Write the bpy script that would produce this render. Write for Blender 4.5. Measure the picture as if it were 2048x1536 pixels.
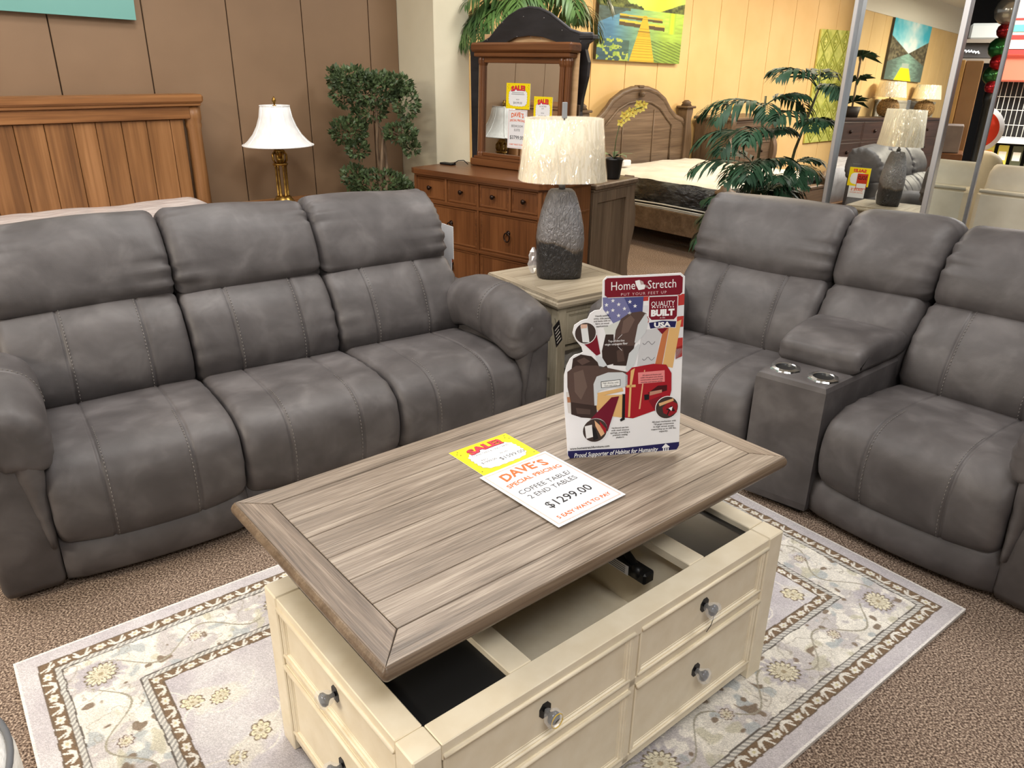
import bpy, bmesh, math, random
import numpy as np
from mathutils import Matrix, Vector, noise

for _o in list(bpy.data.objects):
    bpy.data.objects.remove(_o)
SC = bpy.context.scene
COL = SC.collection
PI = math.pi
random.seed(7)

# ---------------------------------------------------------------- camera
cam_d = bpy.data.cameras.new('camera')
cam_d.sensor_width = 36.0
cam_d.lens = 1533.6 / 2048.0 * 36.0
cam_d.clip_start = 0.05
cam_d.clip_end = 100
cam = bpy.data.objects.new('camera', cam_d)
COL.objects.link(cam)
_p, _r = 0.3997, -0.0129
_right = Vector((1, 0, 0))
_down = Vector((0, -math.sin(_p), -math.cos(_p)))
_fwd = Vector((0, math.cos(_p), -math.sin(_p)))
_r2 = math.cos(_r) * _right + math.sin(_r) * _down
_d2 = -math.sin(_r) * _right + math.cos(_r) * _down
_M = Matrix((_r2, -_d2, -_fwd)).transposed().to_4x4()
_M.translation = Vector((0, 0, 1.6078))
cam.matrix_world = _M
SC.camera = cam

# ---------------------------------------------------------------- light and exposure
SC.view_settings.view_transform = 'Standard'
SC.view_settings.look = 'None'
SC.view_settings.gamma = 1.0
SC.view_settings.use_curve_mapping = False
SC.view_settings.exposure = 0.0
world = bpy.data.worlds.new('showroom_air')
SC.world = world
world.use_nodes = True
world.node_tree.nodes['Background'].inputs[0].default_value = (0.95, 0.97, 1.0, 1)
world.node_tree.nodes['Background'].inputs[1].default_value = 0.32

def area(name, loc, sx, sy, power, color=(1, 1, 1), target=None, spread=PI):
    d = bpy.data.lights.new(name, 'AREA')
    d.shape = 'RECTANGLE'
    d.size, d.size_y = sx, sy
    d.energy = power
    d.color = color
    d.spread = spread
    o = bpy.data.objects.new(name, d)
    o.location = loc
    if target is not None:
        v = Vector(target) - Vector(loc)
        o.rotation_euler = v.to_track_quat('-Z', 'Y').to_euler()
    COL.objects.link(o)
    return o

# rows of ceiling fluorescents over the sofa group, and track spots over the bed display
FL = (1.0, 0.975, 0.94)
area('ceiling_light_front', (0.5, -0.4, 2.95), 1.2, 0.5, 62, FL)
area('ceiling_light_mid', (-0.5, 2.9, 2.95), 1.2, 0.5, 48, FL)
area('ceiling_light_left', (-2.3, 2.2, 2.95), 1.2, 0.5, 34, FL)
area('ceiling_light_right', (2.2, 2.3, 2.95), 1.2, 0.5, 40, FL)
area('ceiling_light_far', (0.6, 5.0, 2.95), 1.0, 0.5, 34, FL)
WARM = (1.0, 0.84, 0.62)
area('track_light_bed', (2.0, 7.2, 2.9), 0.5, 0.5, 52, WARM)
area('track_light_wall', (3.3, 8.0, 2.9), 0.5, 0.5, 42, WARM)
area('track_light_far_wall', (5.0, 9.0, 2.9), 0.5, 0.5, 40, WARM)
area('track_light_side', (-4.6, -.6, 2.9), 2.4, 1.0, 340, (1, .9, .74))
area('store_light', (6.5, 8.0, 2.95), 2.4, 1.0, 260, (1, 0.98, 0.94))
area('nook_light', (-1.6, 3.9, 2.9), 0.5, 0.4, 16, FL)

# ---------------------------------------------------------------- colour helpers
def lin(c):
    c = c / 255.0
    return c / 12.92 if c <= 0.04045 else ((c + 0.055) / 1.055) ** 2.4
def rgb(r, g, b):
    return (lin(r), lin(g), lin(b), 1.0)

MATS = {}
def nodes_of(name):
    m = bpy.data.materials.new(name)
    m.use_nodes = True
    nt = m.node_tree
    return m, nt, nt.nodes['Principled BSDF']
def N(nt, typ, **kw):
    n = nt.nodes.new(typ)
    for k, v in kw.items():
        setattr(n, k, v)
    return n
def ramp(nt, stops, interp='LINEAR'):
    n = nt.nodes.new('ShaderNodeValToRGB')
    cr = n.color_ramp
    cr.interpolation = interp
    while len(cr.elements) < len(stops):
        cr.elements.new(0.5)
    for e, (p, c) in zip(cr.elements, stops):
        e.position = p
        e.color = c
    return n
def mapping(nt, scale=(1, 1, 1), rot=(0, 0, 0), coord='Object'):
    tc = N(nt, 'ShaderNodeTexCoord')
    mp = N(nt, 'ShaderNodeMapping')
    mp.inputs['Scale'].default_value = scale
    mp.inputs['Rotation'].default_value = rot
    nt.links.new(tc.outputs[coord], mp.inputs[0])
    return mp.outputs[0]
def bump(nt, bsdf, height, strength=0.2, dist=0.002):
    b = N(nt, 'ShaderNodeBump')
    b.inputs['Strength'].default_value = strength
    b.inputs['Distance'].default_value = dist
    nt.links.new(height, b.inputs['Height'])
    nt.links.new(b.outputs[0], bsdf.inputs['Normal'])

def flat(name, c, rough=0.5, metal=0.0, spec=None, alpha=None, emit=None, trans=None, ior=None):
    if name in MATS:
        return MATS[name]
    m, nt, b = nodes_of(name)
    b.inputs['Base Color'].default_value = c if len(c) == 4 else (*c, 1)
    b.inputs['Roughness'].default_value = rough
    b.inputs['Metallic'].default_value = metal
    if spec is not None:
        b.inputs['Specular IOR Level'].default_value = spec
    if alpha is not None:
        b.inputs['Alpha'].default_value = alpha
    if trans is not None:
        b.inputs['Transmission Weight'].default_value = trans
    if ior is not None:
        b.inputs['IOR'].default_value = ior
    if emit:
        b.inputs['Emission Color'].default_value = c if len(c) == 4 else (*c, 1)
        b.inputs['Emission Strength'].default_value = emit
    MATS[name] = m
    return m

def noisy(name, c1, c2, scale=8.0, stretch=(1, 1, 1), rough=0.5, detail=4, bump_s=0.0, bump_scale=None,
          bump_d=0.002, metal=0.0, lo=0.3, hi=0.7, spec=None, rot=(0, 0, 0), distort=0.0):
    if name in MATS:
        return MATS[name]
    m, nt, b = nodes_of(name)
    v = mapping(nt, stretch, rot)
    n = N(nt, 'ShaderNodeTexNoise')
    n.inputs['Scale'].default_value = scale
    n.inputs['Detail'].default_value = detail
    n.inputs['Distortion'].default_value = distort
    nt.links.new(v, n.inputs['Vector'])
    r = ramp(nt, [(lo, c1), (hi, c2)])
    nt.links.new(n.outputs['Fac'], r.inputs[0])
    nt.links.new(r.outputs[0], b.inputs['Base Color'])
    b.inputs['Roughness'].default_value = rough
    b.inputs['Metallic'].default_value = metal
    if spec is not None:
        b.inputs['Specular IOR Level'].default_value = spec
    if bump_s:
        n2 = N(nt, 'ShaderNodeTexNoise')
        n2.inputs['Scale'].default_value = bump_scale or scale * 4
        n2.inputs['Detail'].default_value = 6
        nt.links.new(v, n2.inputs['Vector'])
        bump(nt, b, n2.outputs['Fac'], bump_s, bump_d)
    MATS[name] = m
    return m

def wood(name, dark, mid, light, axis='x', rough=0.45, fine=1.0, bump_s=0.25, spec=0.4, patch=0.35):
    """grain streaks along the given object axis"""
    if name in MATS:
        return MATS[name]
    m, nt, b = nodes_of(name)
    st = {'x': (1.2, 22, 22), 'y': (22, 1.2, 22), 'z': (22, 22, 1.2)}[axis]
    st2 = {'x': (4, 160, 160), 'y': (160, 4, 160), 'z': (160, 160, 4)}[axis]
    st3 = {'x': (.5, 5, 5), 'y': (5, .5, 5), 'z': (5, 5, .5)}[axis]
    outs = []
    for s, sc, dist in ((st, 1.0 * fine, 1.2), (st2, 1.0 * fine, 0.3), (st3, 1.6, 0.6)):
        v = mapping(nt, s)
        n = N(nt, 'ShaderNodeTexNoise')
        n.inputs['Scale'].default_value = sc
        n.inputs['Detail'].default_value = 5
        n.inputs['Distortion'].default_value = dist
        nt.links.new(v, n.inputs['Vector'])
        outs.append(n.outputs['Fac'])
    mx = N(nt, 'ShaderNodeMix', data_type='FLOAT')
    mx.inputs['Factor'].default_value = 0.5
    nt.links.new(outs[0], mx.inputs[2]); nt.links.new(outs[1], mx.inputs[3])
    mx2 = N(nt, 'ShaderNodeMix', data_type='FLOAT')
    mx2.inputs['Factor'].default_value = patch
    nt.links.new(mx.outputs[0], mx2.inputs[2]); nt.links.new(outs[2], mx2.inputs[3])
    r = ramp(nt, [(0.36, dark), (0.5, mid), (0.64, light)])
    nt.links.new(mx2.outputs[0], r.inputs[0])
    nt.links.new(r.outputs[0], b.inputs['Base Color'])
    b.inputs['Roughness'].default_value = rough
    b.inputs['Specular IOR Level'].default_value = spec
    bump(nt, b, mx.outputs[0], bump_s, 0.0012)
    MATS[name] = m
    return m

def vcol(name, rough=0.5, fuzz=0.0, spec=0.3):
    """colour pattern woven or printed into the surface, stored in the mesh"""
    if name in MATS:
        return MATS[name]
    m, nt, b = nodes_of(name)
    a = N(nt, 'ShaderNodeAttribute', attribute_name='Col')
    nt.links.new(a.outputs['Color'], b.inputs['Base Color'])
    b.inputs['Roughness'].default_value = rough
    b.inputs['Specular IOR Level'].default_value = spec
    if fuzz:
        v = mapping(nt)
        n = N(nt, 'ShaderNodeTexNoise')
        n.inputs['Scale'].default_value = 420
        n.inputs['Detail'].default_value = 3
        nt.links.new(v, n.inputs['Vector'])
        bump(nt, b, n.outputs['Fac'], fuzz, 0.004)
        mx = N(nt, 'ShaderNodeMix', data_type='RGBA', blend_type='MULTIPLY')
        mx.inputs['Factor'].default_value = 0.55
        r = ramp(nt, [(0.3, (0.55, 0.55, 0.55, 1)), (0.7, (1.25, 1.25, 1.25, 1))])
        nt.links.new(n.outputs['Fac'], r.inputs[0])
        nt.links.new(a.outputs['Color'], mx.inputs[6]); nt.links.new(r.outputs[0], mx.inputs[7])
        nt.links.new(mx.outputs[2], b.inputs['Base Color'])
    MATS[name] = m
    return m

# ---------------------------------------------------------------- mesh builder
class MB:
    def __init__(s, X=None):
        s.v = []; s.f = []; s.mi = []; s.sm = []; s.mats = []; s.X = X
    def _mat(s, m):
        if m not in s.mats:
            s.mats.append(m)
        return s.mats.index(m)
    def add(s, verts, faces, mat, smooth=False, X=None):
        b = len(s.v)
        X = X if X is not None else s.X
        if X is not None:
            verts = [X @ Vector(p) for p in verts]
        s.v.extend(tuple(p) for p in verts)
        k = s._mat(mat)
        for f in faces:
            s.f.append(tuple(i + b for i in f)); s.mi.append(k); s.sm.append(smooth)
        return s
    def box(s, x0, x1, y0, y1, z0, z1, mat, bev=0.0, X=None):
        if bev <= 0:
            v = [(x, y, z) for x in (x0, x1) for y in (y0, y1) for z in (z0, z1)]
            f = [(0, 1, 3, 2), (4, 6, 7, 5), (0, 4, 5, 1), (2, 3, 7, 6), (0, 2, 6, 4), (1, 5, 7, 3)]
            return s.add(v, f, mat, False, X)
        bev = min(bev, (x1 - x0) * .49, (y1 - y0) * .49, (z1 - z0) * .49)
        v = []; idx = {}
        for i, (x, sx) in enumerate(((x0, 1), (x1, -1))):
            for j, (y, sy) in enumerate(((y0, 1), (y1, -1))):
                for k, (z, sz) in enumerate(((z0, 1), (z1, -1))):
                    idx[i, j, k, 0] = len(v); v.append((x, y + sy * bev, z + sz * bev))
                    idx[i, j, k, 1] = len(v); v.append((x + sx * bev, y, z + sz * bev))
                    idx[i, j, k, 2] = len(v); v.append((x + sx * bev, y + sy * bev, z))
        f = []
        I = idx
        for i in (0, 1):
            f.append([I[i, 0, 0, 0], I[i, 1, 0, 0], I[i, 1, 1, 0], I[i, 0, 1, 0]])
            f.append([I[0, i, 0, 1], I[1, i, 0, 1], I[1, i, 1, 1], I[0, i, 1, 1]])
            f.append([I[0, 0, i, 2], I[1, 0, i, 2], I[1, 1, i, 2], I[0, 1, i, 2]])
        for a in (0, 1):
            for c in (0, 1):
                f.append([I[a, c, 0, 0], I[a, c, 1, 0], I[a, c, 1, 1], I[a, c, 0, 1]])
                f.append([I[a, 0, c, 0], I[a, 1, c, 0], I[a, 1, c, 2], I[a, 0, c, 2]])
                f.append([I[0, a, c, 1], I[1, a, c, 1], I[1, a, c, 2], I[0, a, c, 2]])
        for a in (0, 1):
            for c in (0, 1):
                for e in (0, 1):
                    f.append([I[a, c, e, 0], I[a, c, e, 1], I[a, c, e, 2]])
        return s.add(v, f, mat, False, X)
    def loft(s, rings, mat, smooth=True, caps=True, closed=True, X=None):
        n = len(rings[0]); v = [p for r in rings for p in r]; f = []
        for i in range(len(rings) - 1):
            for j in range(n if closed else n - 1):
                k = (j + 1) % n
                f.append((i * n + j, i * n + k, (i + 1) * n + k, (i + 1) * n + j))
        if caps:
            f.append(tuple(range(n)))
            f.append(tuple((len(rings) - 1) * n + j for j in range(n)))
        return s.add(v, f, mat, smooth, X)
    def lathe(s, prof, mat, n=24, c=(0, 0, 0), sx=1.0, sy=1.0, smooth=True, X=None, caps=True):
        rings = [[(c[0] + r * sx * math.cos(2 * PI * j / n), c[1] + r * sy * math.sin(2 * PI * j / n), c[2] + z)
                  for j in range(n)] for r, z in prof]
        return s.loft(rings, mat, smooth, caps, True, X)
    def tube(s, pts, r, mat, n=8, smooth=True, X=None):
        pts = [Vector(p) for p in pts]
        rings = []
        up = None
        for i, p in enumerate(pts):
            t = (pts[min(i + 1, len(pts) - 1)] - pts[max(i - 1, 0)]).normalized()
            if up is None:
                up = Vector((0, 0, 1)) if abs(t.z) < 0.9 else Vector((1, 0, 0))
            a = t.cross(up)
            if a.length < 1e-6:
                a = t.cross(Vector((1, 0.3, 0)))
            a.normalize(); up = a.cross(t).normalized()
            rr = r[i] if isinstance(r, (list, tuple)) else r
            rings.append([p + rr * (math.cos(2 * PI * j / n) * a + math.sin(2 * PI * j / n) * up) for j in range(n)])
        return s.loft(rings, mat, smooth, True, True, X)
    def prism(s, pts, a0, a1, mat, plane='xz', smooth=False, X=None):
        """polygon in the given plane, extruded between a0 and a1 on the third axis"""
        def P(p, a):
            if plane == 'xz': return (p[0], a, p[1])
            if plane == 'yz': return (a, p[0], p[1])
            return (p[0], p[1], a)
        n = len(pts)
        v = [P(p, a0) for p in pts] + [P(p, a1) for p in pts]
        f = [tuple(range(n)), tuple(range(n, 2 * n))]
        b = len(s.v)
        s.add(v, f, mat, False, X)
        s.add(v, [(j, (j + 1) % n, n + (j + 1) % n, n + j) for j in range(n)], mat, smooth, X)
        return s
    def panel(s, x0, x1, z0, z1, steps, mat, X=None, y=0.0):
        """framed drawer or door face: nested rectangles (inset, depth toward the viewer)"""
        rings = []
        for ins, dep in steps:
            rings.append([(x0 + ins, y - dep, z0 + ins), (x1 - ins, y - dep, z0 + ins),
                          (x1 - ins, y - dep, z1 - ins), (x0 + ins, y - dep, z1 - ins)])
        return s.loft(rings, mat, False, True, True, X)
    def build(s, name, parent=None, loc=None, rz=None):
        me = bpy.data.meshes.new(name)
        me.from_pydata(s.v, [], s.f)
        for m in s.mats:
            me.materials.append(m)
        me.polygons.foreach_set('material_index', s.mi)
        me.polygons.foreach_set('use_smooth', s.sm)
        bm = bmesh.new(); bm.from_mesh(me)
        bmesh.ops.recalc_face_normals(bm, faces=bm.faces)
        bm.to_mesh(me); bm.free()
        me.update()
        o = bpy.data.objects.new(name, me)
        COL.objects.link(o)
        if parent is not None:
            o.parent = parent
        if loc is not None:
            o.location = loc
        if rz is not None:
            o.rotation_euler = (0, 0, rz)
        return o

def tag(o, label, cat, group=None, kind=None):
    if label: o['label'] = label
    if cat: o['category'] = cat
    if group: o['group'] = group
    if kind: o['kind'] = kind
    return o
def thing(name, label, cat, loc=(0, 0, 0), az=None, rz=0.0, group=None):
    """Empty at the thing's base; az = compass bearing of its local x axis"""
    o = bpy.data.objects.new(name, None)
    o.empty_display_size = 0.1
    COL.objects.link(o)
    o.location = loc
    o.rotation_euler = (0, 0, math.radians(90 - az) if az is not None else rz)
    return tag(o, label, cat, group)
def copy_tree(o, parent=None):
    c = o.copy(); COL.objects.link(c)
    if parent is not None: c.parent = parent
    for ch in list(o.children):
        copy_tree(ch, c)
    return c
def structure(o):
    o['kind'] = 'structure'
    return o

U = Vector((math.sin(math.radians(50)), math.cos(math.radians(50)), 0))
V = Vector((-U.y, U.x, 0))
def ST(s, t, z=0.0):
    return U * s + V * t + Vector((0, 0, z))

def spline(pts, n, closed=True):
    """Catmull-Rom resample to n points, even in arc length"""
    P = [np.array(p, float) for p in pts]
    out = []
    m = len(P)
    segs = m if closed else m - 1
    for i in range(segs):
        if closed:
            p0, p1, p2, p3 = P[(i - 1) % m], P[i], P[(i + 1) % m], P[(i + 2) % m]
        else:
            p0, p1, p2, p3 = P[max(i - 1, 0)], P[i], P[i + 1], P[min(i + 2, m - 1)]
        for k in range(14):
            t = k / 14.0
            out.append(0.5 * ((2 * p1) + (-p0 + p2) * t + (2 * p0 - 5 * p1 + 4 * p2 - p3) * t * t + (-p0 + 3 * p1 - 3 * p2 + p3) * t ** 3))
    if not closed: out.append(P[-1])
    out = np.array(out)
    q = np.vstack([out, out[:1]]) if closed else out
    L = np.r_[0, np.cumsum(np.linalg.norm(np.diff(q, axis=0), axis=1))]
    u = np.linspace(0, L[-1], n, endpoint=not closed)
    return np.c_[[np.interp(u, L, q[:, k]) for k in range(q.shape[1])]].T

# ---------------------------------------------------------------- flat printed artwork
_tcache = {}
def text_geo(s, bold=0.0, shear=0.0, space=1.0):
    key = (s, bold, shear, space)
    if key in _tcache: return _tcache[key]
    cu = bpy.data.curves.new('lettering', 'FONT')
    cu.body = s; cu.size = 1.0; cu.resolution_u = 2; cu.offset = bold; cu.shear = shear; cu.space_character = space
    cu.fill_mode = 'BOTH'; cu.dimensions = '2D'
    o = bpy.data.objects.new('lettering', cu); COL.objects.link(o)
    bpy.context.view_layer.update()
    me = bpy.data.meshes.new_from_object(o.evaluated_get(bpy.context.evaluated_depsgraph_get()))
    v = [(p.co.x, p.co.y) for p in me.vertices]; f = [tuple(p.vertices) for p in me.polygons]
    bpy.data.objects.remove(o); bpy.data.curves.remove(cu); bpy.data.meshes.remove(me)
    _tcache[key] = (v, f)
    return v, f

class Art:
    """flat print: polygons in a local (a, b) plane stacked in hair-thin layers"""
    def __init__(s, to3d):
        s.mb = MB(); s.to3d = to3d      # to3d(a, b, h) -> point, h out of the sheet
    def ink(s, c, rough=0.45):
        return flat('ink_%d_%d_%d' % tuple(int(x) for x in c), rgb(*c), rough, spec=0.3)
    def poly(s, pts, c, layer=1):
        h = layer * 0.00025
        s.mb.add([s.to3d(a, b, h) for a, b in pts], [tuple(range(len(pts)))], s.ink(c))
    def rect(s, a0, b0, a1, b1, c, layer=1):
        s.poly([(a0, b0), (a1, b0), (a1, b1), (a0, b1)], c, layer)
    def rrect(s, a0, b0, a1, b1, r, c, layer=1):
        pts = []
        for cx, cy, st in ((a1 - r, b1 - r, 0), (a0 + r, b1 - r, 90), (a0 + r, b0 + r, 180), (a1 - r, b0 + r, 270)):
            for k in range(6):
                t = math.radians(st + 18 * k); pts.append((cx + r * math.cos(t), cy + r * math.sin(t)))
        s.poly(pts, c, layer)
    def disc(s, a, b, r, c, layer=1, n=28, sy=1.0):
        s.poly([(a + r * math.cos(2 * PI * k / n), b + sy * r * math.sin(2 * PI * k / n)) for k in range(n)], c, layer)
    def line(s, pts, w, c, layer=1):
        for (x0, y0), (x1, y1) in zip(pts[:-1], pts[1:]):
            L = math.hypot(x1 - x0, y1 - y0) or 1
            nx, ny = -(y1 - y0) / L * w / 2, (x1 - x0) / L * w / 2
            s.poly([(x0 + nx, y0 + ny), (x1 + nx, y1 + ny), (x1 - nx, y1 - ny), (x0 - nx, y0 - ny)], c, layer)
    def text(s, txt, a, b, c, height=None, width=None, layer=2, bold=0.0, shear=0.0, arch=0.0, space=1.0, rot=0.0, jitter=None):
        """centred on a; baseline b"""
        v, f = text_geo(txt, bold, shear, space)
        if not v: return
        x0 = min(p[0] for p in v); x1 = max(p[0] for p in v)
        y1 = max(p[1] for p in v)
        sy = (height / y1) if height else width / (x1 - x0)
        sx = width / (x1 - x0) if width else sy
        h = layer * 0.00025
        out = []
        for p in v:
            xx = (p[0] - (x0 + x1) / 2) * sx; yy = p[1] * sy
            if arch: yy += arch * (1 - (2 * xx / ((x1 - x0) * sx)) ** 2)
            if rot: xx, yy = xx * math.cos(rot) - yy * math.sin(rot), xx * math.sin(rot) + yy * math.cos(rot)
            out.append(s.to3d(a + xx, b + yy, h))
        s.mb.add(out, f, s.ink(c))
    def build(s, name, parent): return s.mb.build(name, parent)

def paint(name, W, H, nx, ny, fn, mat, to3d, parent=None):
    """finely divided sheet whose pattern is computed point by point: fn(u, v) -> (n,3) sRGB 0..255"""
    us = np.linspace(0, 1, nx); vs = np.linspace(0, 1, ny)
    uu, vv = np.meshgrid(us, vs)
    uu = uu.ravel(); vv = vv.ravel()
    c = np.clip(fn(uu, vv), 0, 255) / 255.0
    c = np.where(c <= 0.04045, c / 12.92, ((c + 0.055) / 1.055) ** 2.4)
    co = to3d(uu * W, vv * H)
    me = bpy.data.meshes.new(name)
    i = np.arange(nx * ny).reshape(ny, nx)
    fa = np.stack([i[:-1, :-1], i[:-1, 1:], i[1:, 1:], i[1:, :-1]], -1).reshape(-1, 4)
    me.vertices.add(nx * ny); me.vertices.foreach_set('co', co.astype(np.float32).ravel())
    me.loops.add(len(fa) * 4); me.loops.foreach_set('vertex_index', fa.ravel().astype(np.int32))
    me.polygons.add(len(fa)); me.polygons.foreach_set('loop_start', np.arange(0, len(fa) * 4, 4, dtype=np.int32))
    me.polygons.foreach_set('loop_total', np.full(len(fa), 4, dtype=np.int32))
    me.update(calc_edges=True)
    at = me.color_attributes.new('Col', 'FLOAT_COLOR', 'POINT')
    at.data.foreach_set('color', np.c_[c, np.ones(len(c))].astype(np.float32).ravel())
    me.materials.append(mat)
    o = bpy.data.objects.new(name, me); COL.objects.link(o)
    if parent is not None: o.parent = parent
    return o

_rs = np.random.RandomState(3)
_tab = _rs.rand(64, 64)
def vnoise(x, y):
    xi = np.floor(x).astype(int); yi = np.floor(y).astype(int)
    fx = x - xi; fy = y - yi
    fx = fx * fx * (3 - 2 * fx); fy = fy * fy * (3 - 2 * fy)
    g = lambda a, b: _tab[a % 64, b % 64]
    return (g(xi, yi) * (1 - fx) + g(xi + 1, yi) * fx) * (1 - fy) + (g(xi, yi + 1) * (1 - fx) + g(xi + 1, yi + 1) * fx) * fy
def fbm(x, y, o=4):
    s = 0; a = 0.5; t = 0
    for k in range(o):
        s = s + a * vnoise(x * 2 ** k + 13.7 * k, y * 2 ** k + 7.1 * k); t += a; a *= 0.5
    return s / t
def mixc(a, b, t):
    t = np.clip(np.asarray(t, float), 0, 1)[:, None]
    return np.asarray(a, float) * (1 - t) + np.asarray(b, float) * t
# ---------------------------------------------------------------- shared materials
def make_leather():
    m, nt, b = nodes_of('grey_leather')
    v = mapping(nt)
    n = N(nt, 'ShaderNodeTexNoise'); n.inputs['Scale'].default_value = 7.5; n.inputs['Detail'].default_value = 3
    n.inputs['Distortion'].default_value = 0.4
    nt.links.new(v, n.inputs['Vector'])
    r = ramp(nt, [(0.30, rgb(69, 65, 65)), (0.52, rgb(81, 77, 77)), (0.74, rgb(99, 95, 95))])
    nt.links.new(n.outputs['Fac'], r.inputs[0]); nt.links.new(r.outputs[0], b.inputs['Base Color'])
    b.inputs['Roughness'].default_value = 0.52
    b.inputs['Specular IOR Level'].default_value = 0.38
    n2 = N(nt, 'ShaderNodeTexNoise'); n2.inputs['Scale'].default_value = 260; n2.inputs['Detail'].default_value = 3
    nt.links.new(v, n2.inputs['Vector'])
    n3 = N(nt, 'ShaderNodeTexNoise'); n3.inputs['Scale'].default_value = 14; n3.inputs['Detail'].default_value = 2
    nt.links.new(v, n3.inputs['Vector'])
    b1 = N(nt, 'ShaderNodeBump'); b1.inputs['Strength'].default_value = 0.12; b1.inputs['Distance'].default_value = 0.002
    b2 = N(nt, 'ShaderNodeBump'); b2.inputs['Strength'].default_value = 0.12; b2.inputs['Distance'].default_value = 0.02
    nt.links.new(n2.outputs['Fac'], b1.inputs['Height'])
    nt.links.new(n3.outputs['Fac'], b2.inputs['Height'])
    nt.links.new(b2.outputs[0], b1.inputs['Normal'])
    nt.links.new(b1.outputs[0], b.inputs['Normal'])
    return m
LEATHER = make_leather()
THREAD = flat('grey_thread', rgb(125, 120, 115), 0.7)
BLACKPL = flat('black_plastic', rgb(18, 18, 19), 0.45)
SILVER = flat('brushed_silver', rgb(205, 207, 208), 0.22, 1.0)
CHROME = flat('chrome_trim', rgb(216, 217, 222), 0.38, 1.0)
MIRROR = flat('mirror_glass', (0.86, 0.89, 0.86, 1), 0.01, 1.0)
CREAM = noisy('cream_paint', rgb(232, 219, 192), rgb(241, 230, 206), 18, (1, 1, 1), 0.42, 4, 0.06, 90, 0.001)
CREAM_DK = noisy('cream_glaze', rgb(214, 198, 166), rgb(232, 217, 188), 26, (1, 1, 1), 0.5)
W_TOP = wood('weathered_top', rgb(86, 74, 62), rgb(130, 116, 102), rgb(172, 159, 144), 'x', 0.4, 2.2, 0.8, .5, .3)
W_TOPY = wood('weathered_end', rgb(78, 65, 54), rgb(120, 104, 89), rgb(162, 147, 131), 'y', 0.4, 2.2, 0.8, .5, .3)
W_EDGE = wood('weathered_edge', rgb(84, 68, 54), rgb(112, 95, 78), rgb(138, 120, 100), 'x', 0.36, 1.5, 0.3)
W_GAP = flat('board_gap', rgb(38, 32, 26), 0.8)
W_LTOP = wood('greige_top', rgb(126, 114, 96), rgb(156, 144, 124), rgb(180, 169, 150), 'x', 0.42, 1.0, 0.3)
W_LTOPY = wood('greige_end', rgb(126, 114, 96), rgb(156, 144, 124), rgb(180, 169, 150), 'y', 0.42, 1.0, 0.3)
GREIGE = noisy('greige_paint', rgb(166, 156, 134), rgb(184, 174, 152), 14, (6, 6, 1), 0.5)
W_BRN = wood('brown_cherry', rgb(82, 48, 26), rgb(110, 68, 38), rgb(130, 84, 50), 'x', 0.32, 0.5, 0.1)
W_BRNZ = wood('brown_cherry_upright', rgb(82, 48, 26), rgb(110, 68, 38), rgb(130, 84, 50), 'z', 0.32, 0.5, 0.1)
W_BED = wood('honey_oak', rgb(104, 66, 34), rgb(140, 94, 54), rgb(164, 117, 72), 'x', 0.4, 0.5, 0.12)
W_BEDZ = wood('honey_oak_upright', rgb(98, 64, 34), rgb(134, 92, 54), rgb(162, 116, 74), 'z', 0.4, 0.35, 0.12)
W_TAU = wood('taupe_oak', rgb(78, 62, 48), rgb(104, 86, 68), rgb(132, 112, 92), 'x', 0.45, 0.8, 0.15)
W_TAUZ = wood('taupe_oak_upright', rgb(78, 62, 48), rgb(104, 86, 68), rgb(132, 112, 92), 'z', 0.45, 0.8, 0.15)
W_DARK = wood('dark_espresso', rgb(44, 26, 20), rgb(60, 38, 30), rgb(78, 52, 42), 'x', 0.4, 0.6, 0.1)
BLACKWOOD = noisy('black_stained_wood', rgb(24, 22, 24), rgb(44, 42, 46), 6, (1, 1, 3), 0.5)
PLY = noisy('raw_plywood', rgb(206, 166, 120), rgb(222, 184, 138), 9, (1, 1, 6), 0.6)
KNOB_DK = flat('dark_bronze', rgb(48, 34, 28), 0.3, 0.7)
BRASS = noisy('antique_brass', rgb(120, 88, 38), rgb(186, 148, 76), 40, (1, 1, 1), 0.32, 3, 0, None, 0, 0.9)
PEWTER = flat('pewter_knob', rgb(66, 70, 80), 0.25, 0.8)
PLASTIC = flat('clear_plastic', (0.95, 0.96, 0.97, 1), 0.12, 0, 0.8, 0.22)
MATTR = noisy('mattress_white', rgb(226, 222, 212), rgb(242, 239, 230), 5, (1, 1, 1), 0.35, 3, 0.5, 12, 0.02)
LEAF1 = noisy('leaf_green', rgb(52, 68, 42), rgb(100, 120, 78), 14, (1, 1, 1), 0.45)
LEAF2 = noisy('palm_green', rgb(26, 52, 36), rgb(56, 92, 66), 6, (1, 1, 1), 0.55, spec=.25)
LEAF3 = noisy('palm_yellow_green', rgb(40, 72, 34), rgb(96, 130, 66), 6, (1, 1, 1), 0.45)
BARK = noisy('pale_bark', rgb(92, 72, 54), rgb(150, 126, 100), 30, (1, 1, .25), 0.8)
PAPER_W = flat('white_card', rgb(240, 241, 244), 0.5)
PAPER_Y = flat('yellow_card', rgb(250, 224, 28), 0.5)

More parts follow.
